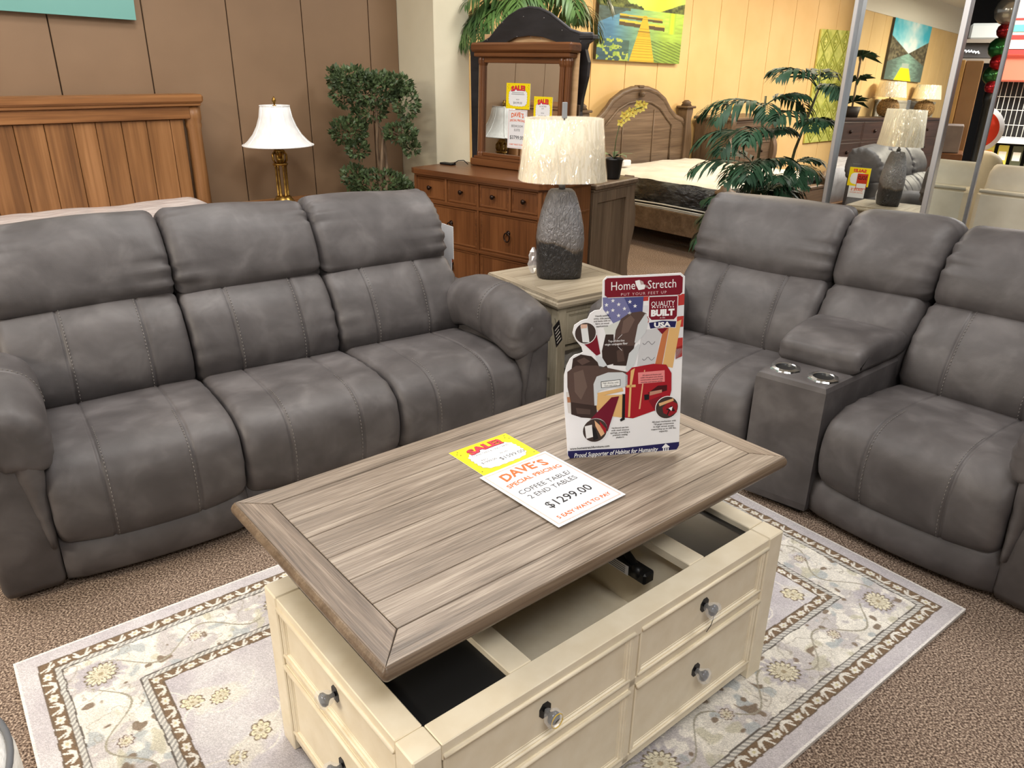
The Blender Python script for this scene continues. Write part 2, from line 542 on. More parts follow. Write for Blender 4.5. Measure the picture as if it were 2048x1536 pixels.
# ---------------------------------------------------------------- room
def carpet():
    m, nt, b = nodes_of('brown_carpet')
    v = mapping(nt)
    n = N(nt, 'ShaderNodeTexNoise'); n.inputs['Scale'].default_value = 170; n.inputs['Detail'].default_value = 2.5
    nt.links.new(v, n.inputs['Vector'])
    n0 = N(nt, 'ShaderNodeTexNoise'); n0.inputs['Scale'].default_value = 3; n0.inputs['Detail'].default_value = 3
    nt.links.new(v, n0.inputs['Vector'])
    r = ramp(nt, [(0.34, rgb(70, 57, 49)), (0.5, rgb(128, 110, 97)), (0.66, rgb(196, 176, 157))])
    nt.links.new(n.outputs['Fac'], r.inputs[0])
    mx = N(nt, 'ShaderNodeMix', data_type='RGBA', blend_type='MULTIPLY')
    mx.inputs['Factor'].default_value = 0.35
    r2 = ramp(nt, [(0.3, (0.8, 0.78, 0.76, 1)), (0.7, (1.1, 1.1, 1.1, 1))])
    nt.links.new(n0.outputs['Fac'], r2.inputs[0])
    nt.links.new(r.outputs[0], mx.inputs[6]); nt.links.new(r2.outputs[0], mx.inputs[7])
    nt.links.new(mx.outputs[2], b.inputs['Base Color'])
    b.inputs['Roughness'].default_value = 0.95
    b.inputs['Specular IOR Level'].default_value = 0.1
    bump(nt, b, n.outputs['Fac'], 0.9, 0.008)
    return m
m = MB(); m.box(-12, 16, -6, 16, -0.1, 0, carpet())
structure(m.build('floor'))

BROWN = noisy('brown_wall_paint', rgb(134, 107, 81), rgb(143, 115, 88), 3, (1, 1, 1), 0.55, 3, 0.05, 160, 0.001)
YELLOW = noisy('yellow_wall_paint', rgb(226, 190, 128), rgb(236, 202, 142), 2, (1, 1, 1), 0.6, 3, 0.05, 160, 0.001)
COLWHITE = noisy('cream_column_paint', rgb(226, 217, 190), rgb(236, 228, 202), 3, (1, 1, 1), 0.6)
COLGREY = COLWHITE
GROOVE = flat('panel_groove', rgb(60, 44, 30), 0.9)
GROOVEY = flat('panel_groove_tan', rgb(150, 116, 66), 0.9)
WHITEUP = flat('white_upper_wall', rgb(244, 240, 226), 0.6)

def panelled(name, p0, p1, first, step, mat, gmat, z1=3.0, upper=None):
    """panelled wall from p0 to p1, facing the left-hand normal's opposite; grooves every step"""
    d = (p1 - p0); L = d.length; d.normalize()
    X = Matrix((( d.x, -d.y, 0, p0.x), (d.y, d.x, 0, p0.y), (0, 0, 1, 0), (0, 0, 0, 1)))
    m = MB(X)
    zt = upper or z1
    m.box(0, L, 0.012, 0.12, 0, z1, gmat)
    xs = [0.0]
    x = first
    while x < L - 0.02:
        if x > 0.02: xs.append(x)
        x += step
    xs.append(L)
    for a, b in zip(xs[:-1], xs[1:]):
        m.box(a + (0.0035 if a > 0 else 0), b - 0.0035, 0.0, 0.02, 0.0, zt, mat, 0.002)
    if upper:
        m.box(0, L, -0.012, 0.02, upper, z1, WHITEUP)
    return structure(m.build(name))
panelled('wall_left', ST(-0.993, 5.19), ST(3.241, 5.19), 0.5, 0.5, BROWN, GROOVE)
panelled('wall_back', ST(3.4, 5.8), ST(15.0, 5.8), 0.43, 0.5, YELLOW, GROOVEY)
panelled('wall_side', ST(-10.0, 5.19), ST(-0.995, 5.19), 0.5, 0.5, YELLOW, GROOVEY, 3.0, 2.60)
m = MB()
Xr = Matrix(((U.x, V.x, 0, 0), (U.y, V.y, 0, 0), (0, 0, 1, 0), (0, 0, 0, 1)))
m.box(3.241, 3.538, 4.733, 6.0, 0, 3.0, COLWHITE, 0.004, Xr)
structure(m.build('wall_column'))
CEIL = flat('ceiling_white', rgb(236, 236, 230), 0.8)
m = MB(); m.box(-12, 4.6, -6, 16, 3.0, 3.1, CEIL)
structure(m.build('ceiling'))
m = MB(); m.box(4.6, 16, -5, 16, 3.6, 3.7, flat('dark_store_ceiling', rgb(52, 52, 56), 0.9))
m.box(4.6, 4.7, -5, 16, 3.0, 3.7, flat('bulkhead_grey', rgb(150, 146, 138), 0.8))
structure(m.build('ceiling_store'))
m = MB(); m.box(13.0, 13.2, -4, 13, 0, 3.6, flat('dark_store_wall', rgb(64, 64, 68), .9)); structure(m.build('wall_right'))

# ---------------------------------------------------------------- upholstery
def cushion(mb, prof, e0, e1, f, mat, r=0.05, n=48, nx=26, crown=0.0, grooves=(), gather=0.0, seed=0, shape=None, stitch=None, lines=None, pinch=False):
    """pillow: closed side profile (a, b) carried from e0 to e1; f(e, a, b) -> point"""
    P = spline(prof, n)
    T = np.roll(P, -1, 0) - np.roll(P, 1, 0)
    T /= np.linalg.norm(T, axis=1)[:, None]
    Nn = np.c_[T[:, 1], -T[:, 0]]
    area2 = np.sum(P[:, 0] * np.roll(P[:, 1], -1) - np.roll(P[:, 0], -1) * P[:, 1])
    if area2 < 0: Nn = -Nn
    rnd = random.Random(seed)
    ph = [rnd.uniform(0, 6.28) for _ in range(6)]
    half = (e1 - e0) / 2; ec = (e0 + e1) / 2
    th = 2 * PI * np.arange(n) / n
    def ring(e):
        dd = abs(e - ec)
        q = min(max((dd - (half - r)) / r, 0), 1)
        ins = r * (1 - math.sqrt(max(0.0, 1 - q * q)))
        off = np.full(n, (0 if pinch else -ins) + crown * (1 - (dd / half) ** 2))
        for g in grooves:
            off -= 0.006 * math.exp(-((e - g) / 0.0045) ** 2)
        if gather:
            k = math.exp(-(half - dd) / 0.075)
            sgn = 1 if e > ec else 2.3
            w = np.sin(17 * th + ph[0] * sgn) * np.clip(np.sin(3 * th + ph[1] * sgn) + .4, 0, 1) + 0.7 * np.sin(29 * th + ph[2] * sgn) * np.clip(np.sin(2 * th + ph[3] * sgn), 0, 1)
            off += gather * k * w
            off += gather * 0.5 * np.sin(2 * th + ph[4]) * math.sin(5 * (e - e0) / (2 * half) + ph[5])
        Q = P + Nn * off[:, None]
        if pinch:
            C0 = P.mean(0); Q = C0 + (Q - C0) * (1 - ins / 0.10)
        if shape is not None: Q = shape((e - ec) / half, Q)
        return Q
    es = set(ec + half * math.sin(PI / 2 * t) for t in np.linspace(-1, 1, nx))
    for g in grooves:
        for k in (-0.008, -0.004, 0, 0.004, 0.008): es.add(g + k)
    es = sorted(es)
    mb.loft([[f(e, a, b) for a, b in ring(e)] for e in es], mat, True, True)
    if lines is not None and stitch:
        step = np.linalg.norm(np.roll(P, -1, 0) - P, axis=1).mean()
        i0, i1 = stitch
        for g in grooves:
            e = g + (0.011 if g < ec else -0.011)
            Q = ring(e); smb = MB(); i = i0
            while i < i1:
                pts = []
                for ii in (i, i + 0.0075 / step):
                    k = int(ii); fr_ = ii - k
                    q = Q[k % n] * (1 - fr_) + Q[(k + 1) % n] * fr_ + Nn[k % n] * 0.0016
                    pts.append(Vector(f(e, q[0], q[1])))
                smb.tube(pts, 0.0011, THREAD, 4); i += 0.0135 / step
            lines.append(smb)
    return P

SEAT = [(0.62, 0.40), (0.55, 0.43), (0.35, 0.455), (0.16, 0.462), (0.05, 0.452), (-0.02, 0.418), (-0.05, 0.36), (-0.058, 0.29), (-0.046, 0.225), (-0.018, 0.185), (0.03, 0.165), (0.15, 0.18), (0.40, 0.22), (0.60, 0.27)]
LUMB = [(0.85, 0.38), (0.60, 0.37), (0.515, 0.41), (0.485, 0.48), (0.50, 0.56), (0.545, 0.65), (0.60, 0.71), (0.66, 0.745), (0.74, 0.74), (0.85, 0.70)]
HEAD = [(0.90, 0.72), (0.76, 0.70), (0.68, 0.72), (0.645, 0.765), (0.652, 0.83), (0.69, 0.91), (0.745, 0.98), (0.81, 1.022), (0.87, 1.03), (0.94, 1.01), (0.975, 0.95), (0.975, 0.80)]

def dip(t, Q):
    k = np.clip((0.30 - Q[:, 1]) / 0.10, 0, 1) * np.clip((0.12 - Q[:, 0]) / 0.1, 0, 1)
    Q = Q.copy(); Q[:, 1] -= 0.038 * k * (1 - t * t)
    return Q

def recliner_module(root, x0, x1, X, seed, s0=None, s1=None):
    F = lambda e, a, b: X @ Vector((e, a, b))
    s0 = x0 if s0 is None else s0; s1 = x1 if s1 is None else s1
    w = s1 - s0; xc = (s0 + s1) / 2
    g = (xc - 0.23 * w, xc + 0.23 * w)
    m = MB(); L = []
    cushion(m, SEAT, s0 + .002, s1 - .002, F, LEATHER, 0.032, 52, 28, 0.004, g, 0.004, seed, dip, (14, 30), L)
    o = m.build('seat_cushion', root)
    for s in L: s.build('stitching', o)
    m = MB(); L = []
    cushion(m, LUMB, x0 + .002, x1 - .002, F, LEATHER, 0.036, 46, 28, 0.010, g, 0.008, seed + 11, None, (13, 31), L)
    o = m.build('back_cushion', root)
    for s in L: s.build('stitching', o)
    m = MB()
    cushion(m, HEAD, x0 + .001, x1 - .001, F, LEATHER, 0.045, 60, 34, 0.008, (), 0.015, seed + 23)
    m.build('headrest', root)

def recliner_arm(root, xi, xo, X, seed):
    """padded pub arm between inner edge xi and outer edge xo"""
    sg = 1 if xo > xi else -1
    F = lambda e, a, b: X @ Vector((xi + sg * a, e, b))
    def drop(t, Q):
        Q = Q.copy()
        y = -0.045 + (t + 1) / 2 * 0.845
        Q[:, 1] += -0.040 * max(0, 1 - max(y, 0) / .22) ** 1.5 - 0.34 * max(0, y - .42)
        return Q
    w = abs(xo - xi)
    prof = [(-0.038, .50), (-0.05, .58), (-.025, .655), (.04, .698), (.105, .698), (w - .01, .662), (w + .008, .60), (w + .004, .545), (w * .6, .51), (0.0, .48)]
    m = MB(); L = []
    cushion(m, prof, -0.05, 0.80, F, LEATHER, 0.05, 44, 30, 0.004, (0.22,), 0.006, seed, drop, (4, 24), L, True)
    arm_body = MB(X)
    x0, x1 = sorted((xi - sg * .0, xo - sg * .002))
    rings = []
    for z, ins, fr in ((0.02, .006, 0.0), (.05, 0.0, -.008), (.30, 0.0, -.018), (.52, 0.002, -.022), (.60, .012, -0.01)):
        pts = []
        bx0, bx1, by0, by1 = x0 + ins, x1 - ins, fr + ins, 0.90 - ins
        rr = 0.022
        for cx, cy, st in ((bx1 - rr, by1 - rr, 0), (bx0 + rr, by1 - rr, 90), (bx0 + rr, by0 + rr, 180), (bx1 - rr, by0 + rr, 270)):
            for k in range(6):
                t = math.radians(st + 18 * k); pts.append((cx + rr * math.cos(t), cy + rr * math.sin(t), z))
        rings.append(pts)
    arm_body.loft(rings, LEATHER, True)
    a = arm_body.build('arm', root)
    p = m.build('arm_pad', a)
    for s in L: s.build('stitching', p)
    gs = MB(X)
    rings = []
    for k in range(13):
        t = k / 12.0
        z = 0.60 - 0.43 * t
        ww = 0.085 * (1 - t) ** 1.1 + 0.024
        yy = -0.045 + 0.02 * t + 0.003 * math.sin(t * 26 + seed)
        xa = xi - sg * 0.018 * (1 - t)
        ring = []
        for j in range(12):
            q = 2 * PI * j / 12
            ring.append((xa + sg * (ww / 2 + ww / 2 * math.cos(q)), yy + 0.03 + 0.036 * math.sin(q) * (1 + .1 * math.sin(t * 31)), z))
        rings.append(ring)
    gs.loft(rings, LEATHER, True)
    gs.build('arm_gusset', a)

def base_front(mb, x0, x1, X, bow=0.02):
    rings = []
    for k in range(13):
        t = k / 12.0; x = x0 + (x1 - x0) * t
        b = bow * (1 - (2 * t - 1) ** 2)
        e = 0.012 * max(0, abs(2 * t - 1) - .9) * 10
        rings.append([(x, .30, .02), (x, 0.012 - b + e, .02), (x, -0.012 - b + e, .04), (x, -.022 - b + e, .10), (x, -.012 - b + e, .155), (x, .03, .20), (x, .30, .24)])
    mb.loft(rings, LEATHER, True, True, True, X)

# three-seat reclining sofa
sofa = thing('reclining_sofa', 'grey leather three-seat reclining sofa along the brown wall, left of the end table', 'sofa', (-1.453, 2.033, 0), az=55.5)
I4 = Matrix.Identity(4)
for k, (a, b, sa, sb) in enumerate(((-.02, 0.605, .02, .615), (0.605, 1.205, .615, 1.215), (1.205, 1.83, 1.215, 1.795))):
    recliner_module(sofa, a, b, I4, 40 + k, sa, sb)
    m = MB(); base_front(m, sa + .001, sb - .001, I4); m.build('base_panel', sofa)
recliner_arm(sofa, 0.02, -0.16, I4, 1)
recliner_arm(sofa, 1.79, 1.95, I4, 2)
m = MB(); m.box(0.0, 1.80, 0.30, 0.84, 0.03, 0.36, LEATHER, .02)
m.box(0.0, 1.835, 0.80, 0.95, 0.04, 0.92, LEATHER, .04)
m.build('back_shell', sofa)
for x in (-0.10, 1.88):
    for y in (.15, .80):
        m = MB(); m.lathe([(0.025, 0.0), (0.028, 0.03)], BLACKPL, 12, (x, y, 0)); m.build('glide', sofa)

# loveseat with a wedge console between its two seats
LO = Vector((1.137, 2.545, 0))
love = thing('reclining_loveseat', 'grey leather reclining loveseat with a cup-holder console, right of the coffee table', 'sofa', LO, az=134.75)
def frame(az, az0=134.75):
    return Matrix.Rotation(math.radians(az0 - az), 4, 'Z')
XR, XL, XC = frame(140.0), frame(130.0), frame(134.75)
recliner_module(love, 0.03, 0.655, XR, 60)
recliner_module(love, -0.92, -0.262, XL, 64, -.885, -.266)
m = MB(); base_front(m, 0.0, 0.665, XR, .03); m.build('base_panel', love)
m = MB(); base_front(m, -0.885, -0.27, XL); m.build('base_panel', love)
recliner_arm(love, 0.66, 0.825, XR, 5)
recliner_arm(love, -0.885, -1.045, XL, 6)
m = MB()
m.box(0.03, 0.655, 0.30, 0.84, 0.03, 0.36, LEATHER, .02, XR); m.box(-0.905, -0.262, .30, .84, .03, .36, LEATHER, .02, XL)
m.box(0.0, 0.66, 0.80, 0.95, 0.04, 0.92, LEATHER, .04, XR); m.box(-0.905, -0.25, .80, .95, .04, .92, LEATHER, .04, XL)
m.box(-0.28, 0.06, 0.82, 0.95, 0.04, 0.90, LEATHER, .04, XC)
m.build('back_shell', love)
# console back and headrest, widening toward the back
def wedge(y):
    a = XL @ Vector((-0.262, y, 0)); b = XR @ Vector((0.02, y, 0))
    return a, b
def WF(e, a, b):
    p, q = wedge(a); t = e
    v = p.lerp(q, t); return Vector((v.x, v.y, b))
def wcush(prof, seed, r=.16, crown=.014, gather=.012):
    m = MB()
    P = [(a, b) for a, b in prof]
    # unit-length pillow in e, real thickness in a and b
    cushion(m, P, 0.0, .32, lambda e, a, b: WF(e / .32, a, b), LEATHER, 0.055, 48, 30, crown, (), gather * .7, seed)
    return m
wcush(LUMB, 71).build('back_cushion', love)
wcush(HEAD, 77).build('headrest', love)
cons = MB()
rings = []
for z, ins in ((.03, 0.004), (.06, 0), (.52, 0), (.537, .006), (.542, .016)):
    pts = []
    for y, side in ((-.03 + ins, 0), (-.03 + ins, 1), (.62, 1), (.62, 0)):
        p, q = wedge(y); d = (q - p).normalized()
        v = (p + d * (.006 + ins)) if side == 0 else (q - d * (.006 + ins))
        pts.append((v.x, v.y, z))
    rings.append(pts)
cons.loft(rings, LEATHER, False)
co = cons.build('console', love)
LID = [(0.56, .54), (.20, .538), (.168, .55), (.165, .595), (.185, .622), (.30, .642), (.45, .642), (.56, .625)]
m = MB(); cushion(m, LID, 0.0, .32, lambda e, a, b: WF(e / .32, a, b), LEATHER, 0.03, 44, 22, .004, (), 0.002, 81); m.build('console_lid', love)
m = MB(); m.box(-0.25, -0.02, -0.0, .25, 0.0, .03, BLACKPL, .004, XC); m.build('console_foot', love)
for k, t in enumerate((.27, .76)):
    p, q = wedge(0.065); c = p.lerp(q, t)
    h_ = MB()
    oc = []
    rings = []
    for rr, z in ((.036, .538), (.036, .5485), (.040, .5505), (.052, .547), (.055, .542), (.055, .538)):
        rings.append([(c.x + rr * (1 + (0.06 if (j % 4 == 0) else 0) * (rr > .045)) * math.cos(2 * PI * j / 32), c.y + rr * (1 + (0.06 if (j % 4 == 0) else 0) * (rr > .045)) * math.sin(2 * PI * j / 32), z) for j in range(32)])
    h_.loft(rings, SILVER, False, False)
    hr = h_.build('cup_holder', co)
    w_ = MB(); w_.lathe([(.036, .5435), (.0355, .5434), (.001, .5432)], BLACKPL, 28, (c.x, c.y, 0), caps=False); w_.build('cup_well', hr)
for Xf, x, y in ((XR, .1, .1), (XR, .6, .12), (XR, .6, .85), (XL, -.3, .1), (XL, -.85, .1), (XL, -.85, .85)):
    v = Xf @ Vector((x, y, 0)); m = MB(); m.lathe([(0.025, 0.0), (0.028, 0.03)], BLACKPL, 12, (v.x, v.y, 0)); m.build('glide', love)
# ---------------------------------------------------------------- rug
RL, RW = 2.44, 1.528
def rug_fn(u, v):
    X = u * RL; Y = v * RW
    d4 = np.stack([X, RL - X, Y, RW - Y]); k = d4.argmin(0); d = d4.min(0)
    s = np.where(k < 2, Y, X)
    wob = (fbm(X * 30, Y * 30, 2) - .5) * .006
    dd = d + wob
    lilac = mixc((186, 180, 184), (206, 201, 202), fbm(X * 9, Y * 9, 3) * 1.6 - .3)
    cream = mixc((212, 207, 197), (228, 223, 214), fbm(X * 14 + 5, Y * 14, 3) * 1.6 - .3)
    brown = np.tile(np.array([[124., 104., 84.]]), (len(X), 1))
    rope = mixc((150, 148, 144), (216, 212, 204), np.sin((s * 1.0 + d * 1.0) * 2 * PI / .017) * .5 + .5)
    out = lilac.copy()
    def put(mask, c):
        c = np.asarray(c, float)
        out[mask] = c[mask] if c.ndim == 2 else c
    def band(d0, d1, inner_first):
        b = (dd >= d0) & (dd < d1)
        put(b, brown)
        per = .094
        q = (s / per) % 1.0; w = (d - d0) / (d1 - d0)
        qq = (q - .25) / .16; fl = qq ** 2 + ((w - .5) / .38) ** 2
        put(b & (fl < 1 + .35 * np.sin(6 * np.arctan2(w - .5, qq * .5))), cream)
        put(b & (fl < .12), (196, 186, 150))
        z1 = np.abs(w - .5 - .42 * np.sin((q - .5) * 2 * PI * 1.0)) < .16
        put(b & z1 & (q > .48), cream)
        z2 = np.abs((q - .62) - (w - .5) * .16) < .035
        put(b & z2, cream); put(b & (np.abs((q - .86) + (w - .5) * .16) < .035), cream)
        put(((dd > d0 - .004) & (dd < d0)) | ((dd > d1) & (dd < d1 + .004)), (112, 98, 84))
    # main border
    mb_ = (dd >= .107) & (dd < .272)
    put(mb_, cream)
    def soft(mask, f, th, c, w=.07, k=.85):
        nonlocal out
        t = (np.clip((f - th) / w, 0, 1) * k * mask)[:, None]
        out = out * (1 - t) + np.asarray(c, float) * t
    soft(mb_, fbm(X * 13 + 3, Y * 13 + 9, 4), .50, (188, 182, 182), .08, .8)
    soft(mb_, fbm(X * 24 + 3, Y * 24 + 19, 3), .60, (234, 229, 218), .05, .8)
    soft(mb_, fbm(X * 22 + 30, Y * 22 + 3, 2), .70, (164, 171, 174), .06, .7)
    soft(mb_, fbm(X * 24 + 50, Y * 24 + 33, 2), .69, (192, 187, 164), .06, .7)
    soft(mb_, fbm(X * 30 + 70, Y * 30 + 13, 2), .75, (128, 112, 96), .04, .9)
    soft(mb_, np.abs(fbm(X * 16 + 7, Y * 16 + 44, 3) - .5) * -1, -.012, (158, 150, 138), .008, .7)
    vine = np.abs(d - .19 - .045 * np.sin(s * 2 * PI / .27)) < .0032
    put(mb_ & vine, (160, 154, 138))
    def floret(cx, cy, R, pet, ang=0., mask=None, inner=(222, 215, 192), edge=(124, 112, 94), halo=None, sq=1.0):
        ca, sa = math.cos(ang), math.sin(ang)
        ax = (X - cx) * ca + (Y - cy) * sa; ay = (-(X - cx) * sa + (Y - cy) * ca) / sq
        r = np.hypot(ax, ay); th = np.arctan2(ay, ax)
        prof = R * (.72 + .28 * np.abs(np.sin(th * pet / 2)))
        ok = np.ones(len(X), bool) if mask is None else mask
        if halo is not None: soft(ok, prof * 1.5 + (fbm(X * 40, Y * 40, 2) - .5) * .04 - r, 0, halo, .012, .9)
        put(ok & (r < prof), edge)
        put(ok & (r < prof * .86) & (np.abs(np.sin(th * pet / 2)) > .28), inner)
        put(ok & (r < R * .62) & (np.abs(np.sin(th * pet / 2 + 1.2)) < .55), (176, 166, 140)); put(ok & (r < R * .42), (206, 198, 176)); put(ok & (r < R * .16), (166, 152, 126))
    rr = random.Random(5)
    mid = .19
    for side in range(4):
        L = RW if side < 2 else RL
        n = int(round((L - .38) / .26))
        for i in range(n + 1):
            t = .19 + (L - .38) * i / n
            c = {0: (mid, t), 1: (RL - mid, t), 2: (t, mid), 3: (t, RW - mid)}[side]
            if i % 2 == 0: floret(c[0], c[1], .050, 15, rr.uniform(0, 6), mb_, halo=(182, 176, 180), sq=.85)
            else: floret(c[0], c[1], .022, 8, rr.uniform(0, 6), mb_, (214, 204, 190), (120, 104, 92), halo=(200, 194, 194))
    band(.055, .086, True)
    put((dd >= .09) & (dd < .104), rope); put((dd >= .104) & (dd < .108), (104, 98, 92))
    put((dd >= .274) & (dd < .29), rope); put((dd >= .270) & (dd < .274), (104, 98, 92))
    band(.293, .319, False)
    # field of scattered sprays
    fi = dd > .324
    soft(fi, fbm(X * 7 + 9, Y * 7 + 2, 4), .52, (208, 204, 204), .1, .8)
    for i in range(58):
        cx, cy = rr.uniform(.36, RL - .36), rr.uniform(.36, RW - .36)
        soft(fi, .075 + .05 * fbm(X * 30 + i, Y * 30, 2) - np.hypot(X - cx - .02, Y - cy), .05, (218, 212, 198), .02, .7)
        a = rr.uniform(0, 6.28)
        for j in range(4):
            tx = (X - cx) * math.cos(a) + (Y - cy) * math.sin(a); ty = -(X - cx) * math.sin(a) + (Y - cy) * math.cos(a)
            put(fi & (np.abs(ty - .05 * np.sin(tx * 22 + j)) < .0026) & (np.abs(tx) < .11), (218, 213, 206))
            break
        floret(cx, cy, rr.uniform(.022, .042), rr.choice((7, 9, 11)), a, fi, (222, 214, 186), (124, 108, 90), sq=.8)
    put(d < .006, (226, 222, 218))
    grain = 1 + (np.random.RandomState(1).rand(len(X)) - .5) * .16
    return out * grain[:, None]
rug = MB(); rug.box(0, RL, -RW, 0, 0, .0105, flat('rug_backing', rgb(214, 208, 200), .9))
rug = rug.build('area_rug', None, (-1.406, 1.688, 0), math.radians(90 - 52.1))
tag(rug, 'pale oriental rug with lilac and cream floral border under the coffee table', 'rug')
paint('rug_pile', RL, RW, 900, 564, rug_fn, vcol('rug_wool', .95, .5, .05),
      lambda a, b: np.c_[a, -b, np.full(len(a), .0122)], rug)

# ---------------------------------------------------------------- coffee table
TX = Matrix.Translation((0, 0, -.0125))
ct = thing('coffee_table', 'cream coffee table with raised weathered wood lift top on the rug', 'table', (-.1633, .967, .0125), rz=.6971)
BL, BW, BH, PW = 1.148, .633, .481, .0615
m = MB(TX)
for x in (0, BL - PW):
    for y in (0, BW - PW):
        p = MB(TX); p.box(x, x + PW, y, y + PW, .0125, BH, CREAM, .003); p.build('leg', ct)
gp = .0012
m.box(PW + gp, BL - PW - gp, .002, PW - .001, .44, BH - .0005, CREAM, .002)
m.box(PW + gp, BL - PW - gp, BW - PW + .001, BW - .002, .44, BH - .0005, CREAM, .002)
m.box(.002, PW - .001, PW + gp, BW - PW - gp, .44, BH - .0005, CREAM, .002)
m.box(BL - PW + .001, BL - .002, PW + gp, BW - PW - gp, .44, BH - .0005, CREAM, .002)
for x0, x1 in ((.268, .326), (.836, .894)):
    m.box(x0, x1, PW, BW - PW, .455, BH - .001, CREAM, .002)
    m.box(x0 + .02, x0 + .036, PW, BW - PW, .10, .456, CREAM)
m.build('top_frame', ct)
# carcass: panels behind drawers, bottom and well
m = MB(TX)
m.box(PW, BL - PW, .022, .036, .055, .445, CREAM_DK); m.box(PW, BL - PW, BW - .036, BW - .022, .055, .445, CREAM_DK)
m.box(.022, .036, PW, BW - PW, .055, .445, CREAM_DK); m.box(BL - .036, BL - .022, PW, BW - PW, .055, .445, CREAM_DK)
m.box(.036, BL - .036, .036, BW - .036, .22, .235, CREAM)
# face frame rails and stiles
def rails(mm, L, y0, X):
    mm.box(PW, L - PW, y0, y0 + .02, .290, .312, CREAM, .002, X)
    mm.box(PW, L - PW, y0, y0 + .02, .046, .072, CREAM, .002, X)
    mm.box(PW, L - PW, y0, y0 + .02, .452, .47, CREAM, .001, X)
rails(m, BL, .006, TX); m.box(.576, .598, .006, .026, .05, .46, CREAM, .002)
XE = TX @ Matrix(((0, 1, 0, 0), (-1, 0, 0, BW), (0, 0, 1, 0), (0, 0, 0, 1)))
rails(m, BW, .006, XE)
XE2 = TX @ Matrix(((0, -1, 0, BL), (1, 0, 0, 0), (0, 0, 1, 0), (0, 0, 0, 1)))
rails(m, BW, .006, XE2)
m.box(PW, BL - PW, BW - .026, BW - .006, .046, .46, CREAM, .002)
m.build('carcass', ct)
def drawer(X, x0, x1, z0, z1, name='drawer', knobx=None, y=.006, ring=False, string=False, twist=0.):
    d = MB(X)
    d.panel(x0, x1, z0, z1, [(0, -.004), (0, .001), (.002, .003), (.006, .003), (.008, .0005), (.012, .0005), (.014, -.003), (.018, -.003), (.0195, -.0075), (.021, -.008)], CREAM, None, y)
    # bullnose bead along the top and a cove along the bottom
    d.tube([(x0 - .001, y - .005, z1 - .005), (x1 + .001, y - .005, z1 - .005)], .0052, CREAM, 10)
    d.tube([(x0 + .001, y - .002, z0 + .006), (x1 - .001, y - .002, z0 + .006)], .004, CREAM, 8)
    o = d.build(name, ct)
    kx = (x0 + x1) / 2 if knobx is None else knobx; kz = (z0 + z1) / 2 + .005
    k = MB(X); yy = y + .007
    octo = lambda r, w: [(kx + r * math.cos(PI / 8 + j * PI / 4), kz + w * r * math.sin(PI / 8 + j * PI / 4)) for j in range(8)]
    k.prism(octo(.017, 1.25), yy - .004, yy, BLACKPL, 'xz')
    kb = k.build('knob', o)
    k = MB(X)
    Rk = Matrix.Translation((kx, yy - .004, kz)) @ Matrix.Rotation(PI / 2, 4, 'X')
    k.lathe([(.005, 0), (.0045, .012), (.008, .017), (.0145, .022), (.0155, .027), (.012, .032), (.004, .034)], PEWTER, 14, X=X @ Rk)
    k.build('knob_head', kb)
    w = MB(X)
    rnd = random.Random(int(kx * 1000) + int(kz * 500))
    rings = []
    for r_, h_ in ((.008, .003), (.013, .012), (.020, .022), (.021, .032), (.012, .041)):
        rings.append([Rk @ Vector((r_ * (1 + rnd.uniform(-.18, .18)) * math.cos(j * PI / 6), r_ * (1 + rnd.uniform(-.18, .18)) * math.sin(j * PI / 6), h_)) for j in range(12)])
    rings.append([Rk @ Vector((.024 + .006 * math.cos(j * PI / 6), -.012 + .008 * math.sin(j * PI / 6), .036)) for j in range(12)])
    w.loft(rings[:5], PLASTIC, False, False)
    w.build('plastic_wrap', kb)
    if ring:
        r_ = MB(X); r_.tube([Rk @ Vector((.015 * math.cos(j * PI / 12), .017 * math.sin(j * PI / 12), .036)) for j in range(25)], .0011, flat('yellow_band', rgb(226, 190, 70), .4), 6)
        r_.build('rubber_band', kb)
    if string:
        r_ = MB(X); r_.tube([(kx + .004, yy - .03, kz - .012), (kx + .006, yy - .029, kz - .03), (kx + .004, yy - .026, kz - .05), (kx - .005, yy - .022, kz - .068)], .0009, BLACKPL, 6)
        r_.build('tag_string', kb)
for x0, x1 in ((.066, .574), (.600, 1.084)):
    drawer(TX, x0, x1, .313, .4575, ring=x0 < .3, string=x0 > .3)
    drawer(TX, x0, x1, .0715, .2905)
for XX in (XE, XE2):
    drawer(XX, .066, BW - .066, .313, .4575)
    drawer(XX, .066, BW - .066, .0715, .2905)
# trays set into the outer wells
for x0, x1, nm in ((.0625, .267, 0), (.895, BL - .0625, 1)):
    t = MB(TX)
    t.box(x0, x1, .0635, BW - .0635, .44, .466, flat('black_glass', rgb(26, 26, 28), .22) if nm else flat('black_felt', rgb(7, 7, 8), .6))
    t.build('inset_tray', ct)
# lift mechanism
for x in (.352, .812):
    l = MB(TX)
    l.tube([(x, .20, .40), (x, .52, .60)], .011, BLACKPL, 8); l.tube([(x + .012, .30, .39), (x + .012, .62, .60)], .011, BLACKPL, 8)
    l.box(x - .018, x + .022, .16, .42, .375, .41, BLACKPL, .006); l.box(x - .02, x + .02, .42, .68, .60, .627, BLACKPL, .004)
    l.lathe([(.017, 0), (.017, .024)], BLACKPL, 14, X=TX @ Matrix.Translation((x - .02, .195, .40)) @ Matrix.Rotation(PI / 2, 4, 'Y'))
    lo = l.build('lift_bracket', ct)
    if x > .5:
        a = MB(TX); a.box(x - .0195, x - .0185, .215, .33, .379, .407, PAPER_W)
        for k in range(4): a.box(x - .0200, x - .0196, .225, .32, .383 + .006 * k, .385 + .006 * k, flat('label_ink', rgb(110, 110, 112), .6))
        a.build('warning_label', lo)
